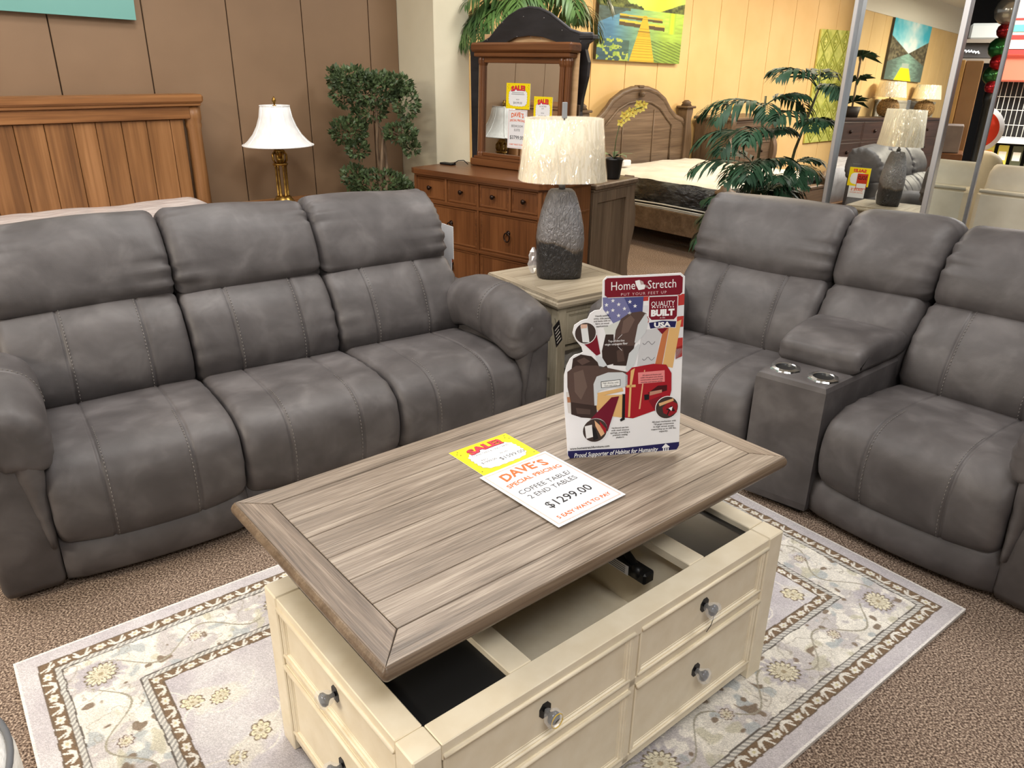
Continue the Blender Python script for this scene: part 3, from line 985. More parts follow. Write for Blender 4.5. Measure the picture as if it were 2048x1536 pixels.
# lift top: frame boards with mitred corners around five planks
tp = MB(TX)
ox0, ox1, oy0, oy1, zt, zb = -.018, 1.208, .050, .740, .6584, .6275
fw = .0665
ix0, ix1, iy0, iy1 = .058, 1.142, .130, .672
g = .0009
def board(pts, mat, ztop=zt):
    c = (sum(p[0] for p in pts) / len(pts), sum(p[1] for p in pts) / len(pts))
    n = len(pts)
    def ins(d): 
        out = []
        for x, y in pts:
            out.append((x + (d if x < c[0] else -d), y + (d if y < c[1] else -d)))
        return out
    rings = [[(x, y, zb + .004) for x, y in pts], [(x, y, ztop - .0012) for x, y in pts], [(x, y, ztop) for x, y in ins(.0012)]]
    tp.loft(rings, mat, False)
e = .010
board([(ox0 + e + g, oy0 + e), (ox1 - e - g, oy0 + e), (ix1 - g, iy0 - g), (ix0 + g, iy0 - g)], W_TOP)
board([(ix0 + g, iy1 + g), (ix1 - g, iy1 + g), (ox1 - e - g, oy1 - e), (ox0 + e + g, oy1 - e)], W_TOP)
board([(ox0 + e, oy0 + e + g), (ix0 - g, iy0 + g), (ix0 - g, iy1 - g), (ox0 + e, oy1 - e - g)], W_TOPY)
board([(ix1 + g, iy0 + g), (ox1 - e, oy0 + e + g), (ox1 - e, oy1 - e - g), (ix1 + g, iy1 - g)], W_TOPY)
pl = [iy0, .222, .310, .402, .496, .613 - .02, iy1]
pl = [iy0, .218, .309, .401, .494, .586, iy1]
for a, b in zip(pl[:-1], pl[1:]):
    tp.box(ix0 + .001, ix1 - .001, a + .0008, b - .0008, zb + .004, zt - .0004, W_TOP, .0012)
tp.box(ox0 + .02, ox1 - .02, oy0 + .02, oy1 - .02, zb, zt - .003, W_GAP)
# moulded bullnose edge all round
rings = []
for ins_, z in ((e + .002, zt - .0015), (e - .0015, zt - .0012), (e - .003, zt - .004), (.0035, zt - .007), (0, zt - .014), (.001, zt - .022), (.005, zb + .002), (.012, zb - .001), (.03, zb - .001)):
    pts = []
    r_ = max(.012 - ins_, .002)
    for cx, cy, st in ((ox1 - ins_ - r_, oy1 - ins_ - r_, 0), (ox0 + ins_ + r_, oy1 - ins_ - r_, 90), (ox0 + ins_ + r_, oy0 + ins_ + r_, 180), (ox1 - ins_ - r_, oy0 + ins_ + r_, 270)):
        for k in range(5):
            t = math.radians(st + 22.5 * k); pts.append((cx + r_ * math.cos(t), cy + r_ * math.sin(t), z))
    rings.append(pts)
tp.loft(rings, W_EDGE, True, False)
tp.build('lift_top', ct)

# ---------------------------------------------------------------- price cards
def sale_art(to, w, h, lines, price, parent, reg=None):
    a = Art(to)
    a.rect(0, 0, w, h, (250, 224, 20), 1)
    cx, cy, rx, ry = w * .5, h * .43, w * .40, h * .34
    def burst(gx):
        pts = []
        for k in range(120):
            t = 2 * PI * k / 120
            bump_ = .055 * abs(math.sin(t * 11))
            c_, s_ = math.cos(t), math.sin(t)
            sq = (abs(c_) ** 4 + abs(s_) ** 4) ** -.25
            q = sq * (1 - bump_ + gx)
            pts.append((cx + rx * q * c_, cy + ry * q * s_))
        return pts
    a.poly(burst(.012), (20, 20, 20), 2); a.poly(burst(0), (244, 245, 248), 3)
    for k, (dx, dy) in enumerate(((.06, .86), (.1, .92), (.09, .8), (.9, .86), (.94, .8), (.93, .93), (.05, .12), (.95, .12))):
        a.disc(w * dx, h * dy, w * .010, (40, 36, 20), 2, 8)
    a.text('SALE!', w * .5 + .002 * w, h * .70 - .004 * w, (20, 10, 12), height=h * .20, width=w * .60, layer=4, bold=.07, arch=h * .03, rot=.05)
    a.text('SALE!', w * .5, h * .70, (232, 52, 74), height=h * .19, width=w * .585, layer=5, bold=.045, arch=h * .03, rot=.05)
    y = h * .60
    for l in lines:
        a.text(l, w * .5, y, (70, 70, 74), width=min(w * .62, len(l) * w * .032), height=h * .055, layer=4); y -= h * .085
    if reg:
        a.text('REG', w * .27, h * .40, (70, 70, 74), height=h * .05, layer=4); a.text(reg, w * .30, h * .31, (70, 70, 74), height=h * .06, layer=4)
        a.text('NOW', w * .62, h * .42, (70, 70, 74), height=h * .045, layer=4); a.text(price, w * .66, h * .23, (60, 60, 64), height=h * .10, layer=4)
    else:
        a.text('NOW', w * .5, h * .34, (70, 70, 74), height=h * .045, layer=4); a.text(price, w * .5, h * .19, (60, 60, 64), height=h * .09, layer=4)
    return a.build('printed_face', parent)
def dave_art(to, w, h, lines, price, parent):
    a = Art(to)
    OR = (232, 106, 46)
    a.rect(0, 0, w, h, (241, 242, 246), 1)
    for i in (.035, .045):
        x, y = i * w, i * w
        a.line([(x, y), (w - x, y), (w - x, h - y), (x, h - y), (x, y)], w * .004, (236, 140, 104), 2)
    a.text('DAVE\u00b4S', w * .5, h * .79, OR, height=h * .115, width=w * .66, layer=3, bold=.03, arch=h * .035)
    a.text('SPECIAL PRICING', w * .5, h * .685, OR, height=h * .055, width=w * .80, layer=3, bold=.025, arch=h * .02)
    y = h * .55
    for l in lines:
        a.text(l, w * .5, y, (60, 60, 64), height=h * .06, layer=3); y -= h * .10
    a.text(price, w * .5, h * .24, (40, 40, 44), height=h * .095, layer=3, bold=.008)
    a.text('5 EASY WAYS TO PAY', w * .5, h * .08, OR, height=h * .045, width=w * .78, layer=3, bold=.02)
    return a.build('printed_face', parent)
def card(name, w, h, label, cat, loc, M3, th=.0012, group=None):
    b = MB(); b.box(0, w, 0, h, -th, 0, PAPER_W)
    o = b.build(name); o.matrix_world = Matrix.Translation(loc) @ M3
    return tag(o, label, cat, group)
flatto = lambda a, b, h: Vector((a, b, h))
def Mflat(az):   # sheet lying on a level surface, its reading direction at bearing az
    return Matrix.Rotation(math.radians(90 - az), 4, 'Z')
def Mup(az, lean=0.0):  # sheet standing up, facing bearing az+90
    return Matrix.Rotation(math.radians(90 - az), 4, 'Z') @ Matrix.Rotation(PI / 2 - lean, 4, 'X')
c = card('sale_card', .190, .150, 'yellow sale card on the coffee table, partly under the white price sheet', 'card', (-.067, 1.658, .6598), Mflat(50.3))
sale_art(flatto, .190, .150, ['COFFEE TABLE & 2 END TABLES'], '$1599.00', c, '$1999.00')
c = card('price_sheet', .219, .281, 'white price sheet lettered in orange on the coffee table beside the standing advert', 'card', (.107, 1.431, .6628), Mflat(49.2))
dave_art(flatto, .219, .281, ['COFFEE TABLE/', '2 END TABLES'], '$1299.00', c)

# ---------------------------------------------------------------- standing advert
ad = thing('advert_standee', 'white die-cut card advert with a cutaway recliner, standing on the coffee table', 'sign', (.146, 1.755, .6588), rz=0)
ad.rotation_euler = (0, math.radians(-1.6), math.radians(90 - 82))
KX, KY, LEAN = .298 / 223, .466 / 352, .10
def A3(a, b, h):
    return Vector((a, -h * math.cos(LEAN) + b * math.sin(LEAN), b * math.cos(LEAN) + h * math.sin(LEAN)))
def D(x, y):     # artwork grid: x 1133..1356 across, y 552..917 down, baseline slightly rising
    return ((x - 1133) * KX, max(0, (917 - .054 * (x - 1133) - y)) * KY)
def DP(l): return [D(x, y) for x, y in l]
outline = [(1138, 917), (1133.7, 911), (1131, 860), (1127, 793), (1128, 747), (1133, 728), (1139.5, 714.6), (1148, 707), (1158.6, 704.5), (1164, 702), (1161.5, 692), (1150, 678), (1144.7, 665), (1148, 650), (1161.5, 641), (1173, 638), (1177.6, 628), (1186, 622.5), (1196, 621), (1200, 615), (1200.5, 590), (1201, 567), (1208.4, 559), (1280, 556), (1348, 552), (1355.6, 558), (1356.5, 650), (1356.5, 755), (1356.5, 895), (1352, 905), (1261, 910)]
b = MB(); P = DP(outline)
n_ = len(P)
vs = [A3(a, z, 0) for a, z in P] + [A3(a, z, -.003) for a, z in P]
b.add(vs, [tuple(range(n_)), tuple(range(n_, 2 * n_))] + [(j, (j + 1) % n_, n_ + (j + 1) % n_, n_ + j) for j in range(n_)], PAPER_W)
b.build('board', ad)
b = MB(); b.prism([(.09, 0.0), (.21, 0.0), (.17, .30), (.13, .30)], 0, .002, PAPER_W, 'xz', X=Matrix.Translation((0, .115, 0)) @ Matrix.Rotation(.27, 4, 'X'))
b.build('easel_back', ad)
a = Art(A3)
MAR, NAVY, WH, RED, BRN, BRD, FOAM, WD, BK = (122, 22, 40), (34, 32, 84), (244, 245, 247), (166, 30, 42), (88, 70, 64), (58, 44, 40), (206, 212, 216), (224, 182, 120), (30, 28, 30)
def dp(l, c, k=2): a.poly(DP(l), c, k)
def tx(s, x, y, c, hpx, wpx=None, k=6, **kw):
    q = D(x, y); a.text(s, q[0], q[1], c, height=hpx * KY, width=wpx * KX if wpx else None, layer=k, **kw)
# flag
dp([(1201, 598), (1278, 594), (1276, 640), (1240, 640), (1222, 648), (1202, 620)], (120, 122, 168), 1)
dp([(1240, 596), (1278, 594), (1276, 632), (1262, 640)], (74, 78, 132), 2)
for x, y in ((1208, 612), (1220, 604), (1231, 611), (1252, 606), (1242, 619), (1262, 614), (1220, 622), (1210, 626), (1231, 632), (1252, 628)):
    a.poly([(D(x, y)[0] + r * KX * math.sin(PI * k / 5), D(x, y)[1] + r * KY * math.cos(PI * k / 5)) for k, r in enumerate((4.2, 1.7) * 5)], WH, 3)
for k, c_ in enumerate(((186, 60, 56), (224, 226, 232), (186, 60, 56), (224, 226, 232), (186, 60, 56), (224, 226, 232))):
    y0 = 592 + 21 * k
    dp([(1343, y0), (1356, y0 - 1), (1356, y0 + 20), (1343, y0 + 22)], c_, 1)
    if k < 3: dp([(1274, y0), (1289, y0), (1289, y0 + 12), (1274, y0 + 13)], c_, 1)
dp([(1343, 718), (1356, 712), (1356, 690), (1343, 695)], (186, 60, 56), 1)
# header
a.poly([D(x, y) for x, y in ((1206, 565), (1211, 560.5), (1280, 558), (1346, 554.5), (1352.5, 559), (1353, 588), (1349, 593), (1280, 596), (1211, 599), (1206, 595))], WH, 3)
a.poly([D(x, y) for x, y in ((1204.5, 566), (1209, 562), (1280, 559.5), (1346, 556), (1351.5, 560), (1351.5, 588), (1347, 592.5), (1280, 595.5), (1210, 598), (1204.5, 594))], MAR, 4)
tx('Home', 1239, 583.5, WH, 15.5, 45, bold=.0); tx('Stretch', 1312, 580, WH, 15.5, 54, bold=.0)
tx('PUT YOUR FEET UP', 1278, 592.5, (226, 196, 200), 5, 86, space=1.3)
dp([(1261, 567), (1269, 565), (1274, 573), (1281, 574), (1279, 582), (1268, 584), (1263, 575)], WH, 6); dp([(1269, 565), (1276, 568), (1278, 573), (1272, 574)], (190, 170, 168), 7); dp([(1279, 574), (1287, 576), (1282, 580)], (160, 140, 138), 7)
# badge
dp([(1287, 597), (1344, 595), (1344, 634), (1338, 641), (1293, 642), (1287, 636)], WH, 4); dp([(1288.5, 597), (1342.5, 595), (1342.5, 633), (1337, 639.5), (1294, 640.5), (1288.5, 635)], MAR, 5)
tx('QUALITY', 1315, 614, WH, 9.5, 45); tx('BUILT', 1315, 632, WH, 12, 45, bold=.06)
for k in range(9): q = D(1295 + 5 * k, 617 - .2 * k); a.disc(q[0], q[1], 1.2 * KX, WH, 6, 8)
tx('in the', 1315, 637.5, WH, 3)
dp([(1288, 645), (1315, 641), (1343, 642), (1341, 656), (1315, 655), (1291, 659)], WH, 4); dp([(1289, 646), (1315, 642), (1342, 643), (1340, 655), (1315, 654), (1292, 657.5)], NAVY, 5)
tx('USA', 1315, 653.5, WH, 9, 32, bold=.05); dp([(1305, 657), (1326, 656), (1315, 668)], MAR, 5)
# frame and springs behind the cutaway back
dp([(1276, 660), (1316, 656), (1302, 728), (1268, 730)], (204, 206, 210), 2); dp([(1318, 655), (1329, 652), (1317, 728), (1303, 728)], (196, 120, 76), 2); dp([(1330, 650), (1352, 640), (1338, 735), (1318, 730)], WD, 2)
for y in (685, 716):
    a.line([D(1278 + 3 * k, y + 3.4 * math.sin(k * 1.3)) for k in range(9)], 1.0 * KX, (110, 110, 116), 3)
# recliner: back, foam, arms, seat, foot rest
dp([(1207, 668), (1222, 668), (1224, 725), (1202, 730), (1200, 700)], BRD, 2)
dp([(1203, 655), (1236, 640), (1230, 668), (1207, 668)], (216, 220, 216), 2)
dp([(1226, 660), (1236, 638), (1252, 627), (1274, 624), (1284, 628), (1276, 655), (1262, 690), (1256, 730), (1222, 728), (1222, 690)], BRN, 3)
dp([(1222, 690), (1262, 690), (1256, 730), (1222, 728)], BRD, 4)
dp([(1282, 628), (1288, 640), (1283, 665), (1266, 684), (1262, 684), (1268, 650)], FOAM, 5); dp([(1270, 686), (1273, 690), (1262, 728), (1250, 742), (1246, 735), (1252, 705)], FOAM, 5)
dp([(1145, 714), (1160, 706), (1180, 710), (1192, 722), (1204, 718), (1212, 735), (1190, 738), (1142, 735)], BRD, 3)
dp([(1186, 707), (1200, 712), (1210, 728), (1196, 735), (1192, 722)], (210, 216, 222), 4)
dp([(1134, 740), (1150, 728), (1190, 728), (1250, 742), (1247, 748), (1215, 742), (1192, 752), (1190, 810), (1140, 800), (1134, 770)], BRN, 4)
dp([(1140, 800), (1190, 809), (1192, 835), (1160, 832), (1141, 825)], BRD, 4)
dp([(1190, 750), (1212, 742), (1240, 742), (1250, 748), (1250, 770), (1240, 772), (1216, 773), (1192, 780), (1191, 808), (1186, 808), (1184, 765)], FOAM, 5)
dp([(1131, 780), (1139, 780), (1141, 824), (1135, 822)], (214, 210, 206), 3); dp([(1133, 790), (1140, 790), (1140, 801), (1134, 801)], (176, 120, 86), 4)
dp([(1191, 783), (1240, 773), (1242, 780), (1193, 790)], WD, 5); dp([(1190, 788), (1241, 787), (1240, 834), (1200, 828), (1190, 815)], WD, 4)
dp([(1240, 786), (1246, 786), (1246, 834), (1240, 834)], BK, 4)
dp([(1246, 745), (1258, 733), (1300, 726), (1325, 728), (1336, 745), (1337, 780), (1330, 812), (1262, 836), (1246, 834)], RED, 5)
dp([(1256, 739), (1264, 734), (1258, 770), (1256, 833), (1252, 833), (1254, 775)], WD, 6); dp([(1248, 768), (1266, 767), (1266, 772), (1248, 773)], WD, 6)
dp([(1282, 738), (1284, 738), (1276, 817), (1273, 817)], (226, 170, 130), 6)
dp([(1290, 785), (1310, 770), (1328, 769), (1328, 780), (1302, 788)], (70, 20, 24), 6); dp([(1294, 782), (1318, 778), (1318, 784), (1294, 790)], (190, 140, 120), 7); dp([(1283, 788), (1293, 787), (1293, 798), (1284, 799)], BK, 7)
dp([(1236, 838), (1245, 830), (1246, 838), (1238, 842)], BK, 6)
for l_, c_ in (([(1240, 642), (1254, 631), (1262, 640), (1250, 664), (1236, 668)], (112, 92, 84)), ([(1228, 700), (1240, 694), (1244, 720), (1230, 722)], (84, 66, 60)), ([(1146, 742), (1164, 736), (1172, 770), (1160, 796), (1148, 780)], (108, 90, 82)), ([(1152, 718), (1166, 712), (1178, 720), (1162, 727)], (92, 74, 68)), ([(1150, 812), (1178, 816), (1178, 826), (1152, 824)], (82, 66, 60))):
    dp(l_, c_, 4.5)
# callout cones and insets
dp([(1165, 685), (1190, 668), (1197, 705), (1190, 709)], MAR, 4); dp([(1219, 792), (1234, 790), (1212, 862), (1176, 838)], (112, 22, 44), 7); dp([(1292, 800), (1318, 790), (1318, 815), (1306, 822)], (130, 26, 40), 6)
for x, y, r in ((1168.5, 665, 21), (1187, 859, 25), (1329, 815, 23.5)):
    q = D(x, y); a.disc(q[0], q[1], r * KX, WH, 7); a.disc(q[0], q[1], (r - 1.4) * KX, (66, 54, 50), 8)
dp([(1159, 650), (1172, 650), (1176, 683), (1163, 682)], (226, 230, 232), 9); dp([(1160, 648), (1172, 648), (1171, 655), (1160, 656)], (216, 180, 160), 10)
dp([(1167, 850), (1181, 847), (1184, 872), (1170, 876)], (236, 236, 236), 9); dp([(1186, 838), (1200, 852), (1206, 866), (1199, 872), (1188, 850)], (226, 178, 136), 9); dp([(1196, 840), (1209, 856), (1208, 866), (1198, 852)], RED, 9); dp([(1181, 850), (1188, 856), (1194, 876), (1184, 880)], BK, 10)
dp([(1320, 815), (1336, 800), (1350, 808), (1349, 825), (1335, 833), (1322, 826)], (150, 30, 40), 9); dp([(1312, 806), (1341, 796), (1342, 801), (1314, 812)], (222, 176, 126), 10); a.line([D(1330, 830), D(1337, 812), D(1344, 822), D(1328, 818)], 2.2 * KX, BK, 11); dp([(1332, 816), (1340, 813), (1338, 822)], WH, 12)
# copy
y = 633.5
for s in ('Heavily padded', 'arms, side panels', 'and backs with no', 'fabric on wood', 'applications'):
    tx(s, 1200, y, BK, 3.2, len(s) * 1.85, bold=.01); y += 4.9
tx('Top-of-the-line', 1227, 682, WH, 4, 31, 9, bold=.01); tx('virgin conjugate fiber', 1227, 688, WH, 4, 44, 9, bold=.01)
a.line([D(1230, 676), D(1238, 668)], .7 * KX, WH, 9); a.line([D(1230, 691), D(1238, 699)], .7 * KX, WH, 9)
a.poly(DP([(1198, 760), (1236, 756), (1236, 769), (1199, 773)]), BK, 7); a.poly(DP([(1199, 761), (1235, 757), (1235, 768), (1200, 772)]), (238, 240, 238), 8)
tx('High density, solid', 1217, 764, BK, 3, 30, 9); tx('foam seat core', 1217, 769, BK, 3, 24, 9)
a.poly(DP([(1270, 743), (1322, 739), (1323, 762), (1271, 766)]), (232, 140, 140), 8)
y = 749
for s in ('All plywood frame and', 'solid one-piece arm frame', 'construction secured with', 'mortise and tenon joints'):
    tx(s, 1297, y, BK, 2.8, len(s) * 1.75, 9, bold=.01); y += 4.6
y = 856
for s in ('Hardwood seat box', 'with steel sinuous', 'springs, providing a', 'premium seating', 'platform'):
    tx(s, 1237, y, BK, 3.2, len(s) * 1.95, bold=.01); y += 5
y = 845
for s in ('All-steel mechanism with', '7/8 gauge components', 'in high stress areas,', 'supporting up to 350 lbs.', 'capacity.'):
    tx(s, 1324, y, BK, 3.2, len(s) * 2.0, bold=.01); y += 5.1
tx('www.homestretchfurniture.com', 1177, 896.5, BK, 4.6, 78, bold=.012)
dp([(1134, 901), (1240, 898), (1356.5, 888), (1356.5, 896), (1352, 904), (1261, 910), (1138, 916.5), (1134, 910)], (36, 34, 86), 3)
tx('Proud Supporter of Habitat for Humanity', 1230, 910.5, WH, 9, 168, bold=.015, shear=.25)
dp([(1322, 898), (1329, 890.5), (1337, 897), (1337, 899), (1322, 900)], WH, 6)
for x in (1324, 1328.5, 1333): dp([(x, 900), (x + 2.4, 900), (x + 2.4, 907), (x, 907)], WH, 6)
a.build('printed_face', ad)

# ---------------------------------------------------------------- end table and lamp
et = thing('end_table', 'greige end table between the sofa and the loveseat, holding the grey pottery lamp', 'table', (.200, 3.300, 0), az=55)
EW, ED, EH = .565, .60, .615
for x in (.025, EW - .075):
    for y in (.025, ED - .075):
        m = MB(); m.box(x, x + .05, y, y + .05, 0, .575, GREIGE, .003); m.build('leg', et)
m = MB()
ring = []
for ins_, z in ((.016, .575), (.004, .578), (0, .588), (.003, .60), (.010, .606), (.012, EH)):
    ring.append([(ins_, ins_, z), (EW - ins_, ins_, z), (EW - ins_, ED - ins_, z), (ins_, ED - ins_, z)])
m.loft(ring, W_LTOP, False)
f_ = .06
m.box(.014, EW - .014, .014, f_, EH, EH + .003, W_LTOP, .001); m.box(.014, EW - .014, ED - f_, ED - .014, EH, EH + .003, W_LTOP, .001)
m.box(.014, f_ - .001, f_ + .001, ED - f_ - .001, EH, EH + .003, W_LTOPY, .001); m.box(EW - f_ + .001, EW - .014, f_ + .001, ED - f_ - .001, EH, EH + .003, W_LTOPY, .001)
for k in range(5):
    y0 = f_ + (ED - 2 * f_) * k / 5; m.box(f_ + .001, EW - f_ - .001, y0 + .001, y0 + (ED - 2 * f_) / 5 - .001, EH, EH + .0026, W_LTOP, .001)
m.build('tabletop', et)
m = MB()
m.box(.04, EW - .04, .55, .57, .08, .575, GREIGE); m.box(.035, .05, .075, ED - .075, .08, .575, GREIGE); m.box(EW - .05, EW - .035, .075, ED - .075, .08, .575, GREIGE)
m.box(.04, EW - .04, .035, .56, .355, .372, GREIGE); m.box(.075, EW - .075, .03, .05, .545, .575, GREIGE, .002)
m.build('case', et)
for z in (.06, .19):
    m = MB(); m.box(.035, EW - .035, .035, ED - .035, z, z + .02, GREIGE, .002); m.build('shelf', et)
d = MB(); d.panel(.08, EW - .08, .385, .543, [(0, -.01), (0, .006), (.014, .006), (.016, .0), (.024, 0), (.026, -.004)], GREIGE, None, .04)
do = d.build('drawer', et)
k = MB(); k.lathe([(.006, 0), (.006, .012), (.014, .02), (.012, .028)], KNOB_DK, 14, X=Matrix.Translation((EW / 2, .04, .462)) @ Matrix.Rotation(PI / 2, 4, 'X')); k.build('knob', do)
# crumpled plastic parts bag on the shelf
b = MB(); rnd = random.Random(9)
rings = []
for r_, z in ((.05, 0), (.085, .02), (.09, .06), (.07, .10), (.03, .125)):
    rings.append([(r_ * (1.5 + rnd.uniform(-.2, .2)) * math.cos(PI * j / 9), r_ * (1 + rnd.uniform(-.2, .2)) * math.sin(PI * j / 9), z + rnd.uniform(0, .01)) for j in range(18)])
b.loft(rings, flat('bag_plastic', (.9, .86, .8, 1), .12, 0, .8, .45), False)
v = et.matrix_basis
c_, s_ = math.cos(math.radians(35)), math.sin(math.radians(35))
o = b.build('plastic_bag', None, (.200 + .22 * math.sin(math.radians(55)) - .13 * .574, 3.300 + .22 * math.cos(math.radians(55)) + .13 * .819, .2105)); tag(o, 'crumpled clear plastic bag inside the greige end table', 'bag')

def pottery():
    m_, nt, bs = nodes_of('glazed_pottery')
    tc = N(nt, 'ShaderNodeTexCoord')
    sx = N(nt, 'ShaderNodeSeparateXYZ'); nt.links.new(tc.outputs['Object'], sx.inputs[0])
    n = N(nt, 'ShaderNodeTexNoise'); n.inputs['Scale'].default_value = 9; n.inputs['Detail'].default_value = 3
    nt.links.new(tc.outputs['Object'], n.inputs['Vector'])
    ad_ = N(nt, 'ShaderNodeMath', operation='MULTIPLY_ADD'); ad_.inputs[1].default_value = .10; ad_.inputs[2].default_value = -.05
    nt.links.new(n.outputs['Fac'], ad_.inputs[0])
    s2 = N(nt, 'ShaderNodeMath', operation='ADD'); nt.links.new(sx.outputs['Z'], s2.inputs[0]); nt.links.new(ad_.outputs[0], s2.inputs[1])
    # glaze line sags in a curve across the width
    wv = N(nt, 'ShaderNodeMath', operation='MULTIPLY'); wv.inputs[1].default_value = 18; nt.links.new(sx.outputs['X'], wv.inputs[0])
    sn = N(nt, 'ShaderNodeMath', operation='SINE'); nt.links.new(wv.outputs[0], sn.inputs[0])
    s3 = N(nt, 'ShaderNodeMath', operation='MULTIPLY_ADD'); s3.inputs[1].default_value = .028; nt.links.new(sn.outputs[0], s3.inputs[0]); nt.links.new(s2.outputs[0], s3.inputs[2])
    r = ramp(nt, [(.150, rgb(56, 54, 54)), (.160, rgb(104, 92, 80)), (.172, rgb(128, 123, 121)), (.34, rgb(150, 149, 152)), (.46, rgb(140, 140, 146))])
    nt.links.new(s3.outputs[0], r.inputs[0])
    w = N(nt, 'ShaderNodeTexNoise'); w.inputs['Scale'].default_value = 55; w.inputs['Detail'].default_value = 3; w.inputs['Distortion'].default_value = 1.5
    mp = mapping(nt, (1, 1, .5)); nt.links.new(mp, w.inputs['Vector'])
    nt.links.new(r.outputs[0], bs.inputs['Base Color']); bs.inputs['Roughness'].default_value = .42; bs.inputs['Metallic'].default_value = .25
    bump(nt, bs, w.outputs['Fac'], 1.0, .014)
    return m_
POT = pottery()
def fabric_shade(name, c1, c2):
    return noisy(name, c1, c2, 60, (1, 1, .1), .7, 3, .1, 300, .001)
SHADE_B = fabric_shade('beige_shade', rgb(200, 189, 168), rgb(215, 205, 184))
def wrap_mat():
    """thin clear film: mostly see-through, with mirror-bright creases"""
    m_ = bpy.data.materials.new('shrink_wrap'); m_.use_nodes = True
    nt = m_.node_tree; nt.nodes.clear()
    out = N(nt, 'ShaderNodeOutputMaterial'); mx = N(nt, 'ShaderNodeAddShader'); tr = N(nt, 'ShaderNodeBsdfTransparent'); gl = N(nt, 'ShaderNodeBsdfGlossy')
    gl.inputs['Roughness'].default_value = .10
    gl.inputs['Color'].default_value = (.34, .34, .33, 1); tr.inputs['Color'].default_value = (.94, .94, .93, 1)
    tc = N(nt, 'ShaderNodeTexCoord')
    mp = N(nt, 'ShaderNodeMapping'); mp.inputs['Scale'].default_value = (1, 1, .28); mp.inputs['Rotation'].default_value = (.3, .42, .2)
    nt.links.new(tc.outputs['Object'], mp.inputs[0])
    n = N(nt, 'ShaderNodeTexNoise'); n.inputs['Scale'].default_value = 22; n.inputs['Detail'].default_value = 1.5; n.inputs['Distortion'].default_value = 1.0
    nt.links.new(mp.outputs[0], n.inputs['Vector'])
    b = N(nt, 'ShaderNodeBump'); b.inputs['Strength'].default_value = 1.0; b.inputs['Distance'].default_value = .035
    nt.links.new(n.outputs['Fac'], b.inputs['Height'])
    nt.links.new(b.outputs[0], gl.inputs['Normal'])
    nt.links.new(tr.outputs[0], mx.inputs[0]); nt.links.new(gl.outputs[0], mx.inputs[1]); nt.links.new(mx.outputs[0], out.inputs[0])
    return m_
WRAP = wrap_mat()
def sq_ring(rx, ry, z, p=3.2, n=40):
    out = []
    for j in range(n):
        t = 2 * PI * j / n; c, s = math.cos(t), math.sin(t)
        out.append((rx * math.copysign(abs(c) ** (2 / p), c), ry * math.copysign(abs(s) ** (2 / p), s), z))
    return out
lamp = thing('table_lamp', 'grey two-tone pottery lamp with plastic-wrapped beige shade on the end table', 'lamp', (.226, 3.735, .6182), rz=math.radians(6))
m = MB(); m.loft([sq_ring(rx, ry, z) for rx, ry, z in ((.098, .068, 0), (.108, .076, .004), (.110, .08, .03), (.114, .084, .14), (.116, .086, .19), (.110, .082, .25), (.095, .072, .32), (.075, .06, .385), (.062, .05, .415), (.052, .042, .424), (.02, .02, .426))], POT, True)
m.build('lamp_base', lamp)
m = MB(); m.lathe([(.016, .424), (.016, .445), (.008, .45), (.008, .56), (.004, .74), (.004, .752)], flat('grey_metal', rgb(120, 120, 122), .4, .6), 14); m.box(-.011, .011, -.011, .011, .745, .815, flat('grey_finial', rgb(142, 144, 148), .5), .002)
m.build('lamp_stem', lamp)
m = MB()
so = [sq_ring(.208, .158, .470, 2.6, 48), sq_ring(.196, .150, .56, 2.6, 48), sq_ring(.178, .135, .745, 2.6, 48)]
si = [[(x * .985, y * .985, z) for x, y, z in r_] for r_ in reversed(so)]
m.loft(so + si, SHADE_B, True, False)
sh = m.build('lamp_shade', lamp)
m = MB(); rnd = random.Random(4)
rings = []
for k in range(15):
    t = k / 14; rx = .211 - .031 * t; ry = .161 - .024 * t
    rg = sq_ring(rx, ry, .468 + .280 * t, 2.6, 96)
    rings.append([(x * (1 + .006 * math.sin(j * .5 + t * 5) * math.sin(j * .19 + 2)), y * (1 + .006 * math.sin(j * .5 + t * 5)), z) for j, (x, y, z) in enumerate(rg)])
m.loft(rings, WRAP, True, False)
m.build('plastic_wrap', sh)
b = MB(); rnd = random.Random(12); rings = []
for k in range(7):
    t = k / 6; r_ = .026 * math.sin(PI * (t * .8 + .12))
    rings.append([(r_ * (1 + rnd.uniform(-.35, .35)) * math.cos(PI * j / 5), r_ * .6 * (1 + rnd.uniform(-.35, .35)) * math.sin(PI * j / 5), .13 * t) for j in range(10)])
b.loft(rings, flat('silver_film', (.8, .8, .82, 1), .15, .2, .9, .35), False)
b.build('plastic_tag_bag', lamp).location = (-.125, .05, .005)
# ---------------------------------------------------------------- bed nook by the brown wall
def at_s(s, t, z=0.0):
    p = ST(s, t, z); return (p.x, p.y, p.z)
bed = thing('panel_bed', 'honey oak panel bed against the brown wall behind the three-seat sofa', 'bed', at_s(0.0, 5.06, -.008), az=50)
hb = MB()
hx0, hx1 = -0.02, 1.70
hb.box(hx0, hx1 + .02, -.085, .085, 1.355, 1.405, W_BED, .012)
hb.box(hx0 + .01, hx1 + .005, -.07, .07, 1.338, 1.356, W_BED, .004)
hb.box(hx0 + .02, hx1 - .06, -.05, .03, 1.265, 1.338, W_BED, .004)
hbo = hb.build('headboard', bed)
pk = MB()
n = 13; w = (1.585 - .05) / n
rr = random.Random(2); xs = [.03]
while xs[-1] < 1.60: xs.append(xs[-1] + rr.uniform(.095, .165))
xs = [x for x in xs if x < 1.55] + [1.60]
for a_, b_ in zip(xs[:-1], xs[1:]):
    pk.box(a_ + .0015, b_ - .0015, -.028, 0.0, .40, 1.262, W_BEDZ, .003)
pk.build('headboard_planks', hbo)
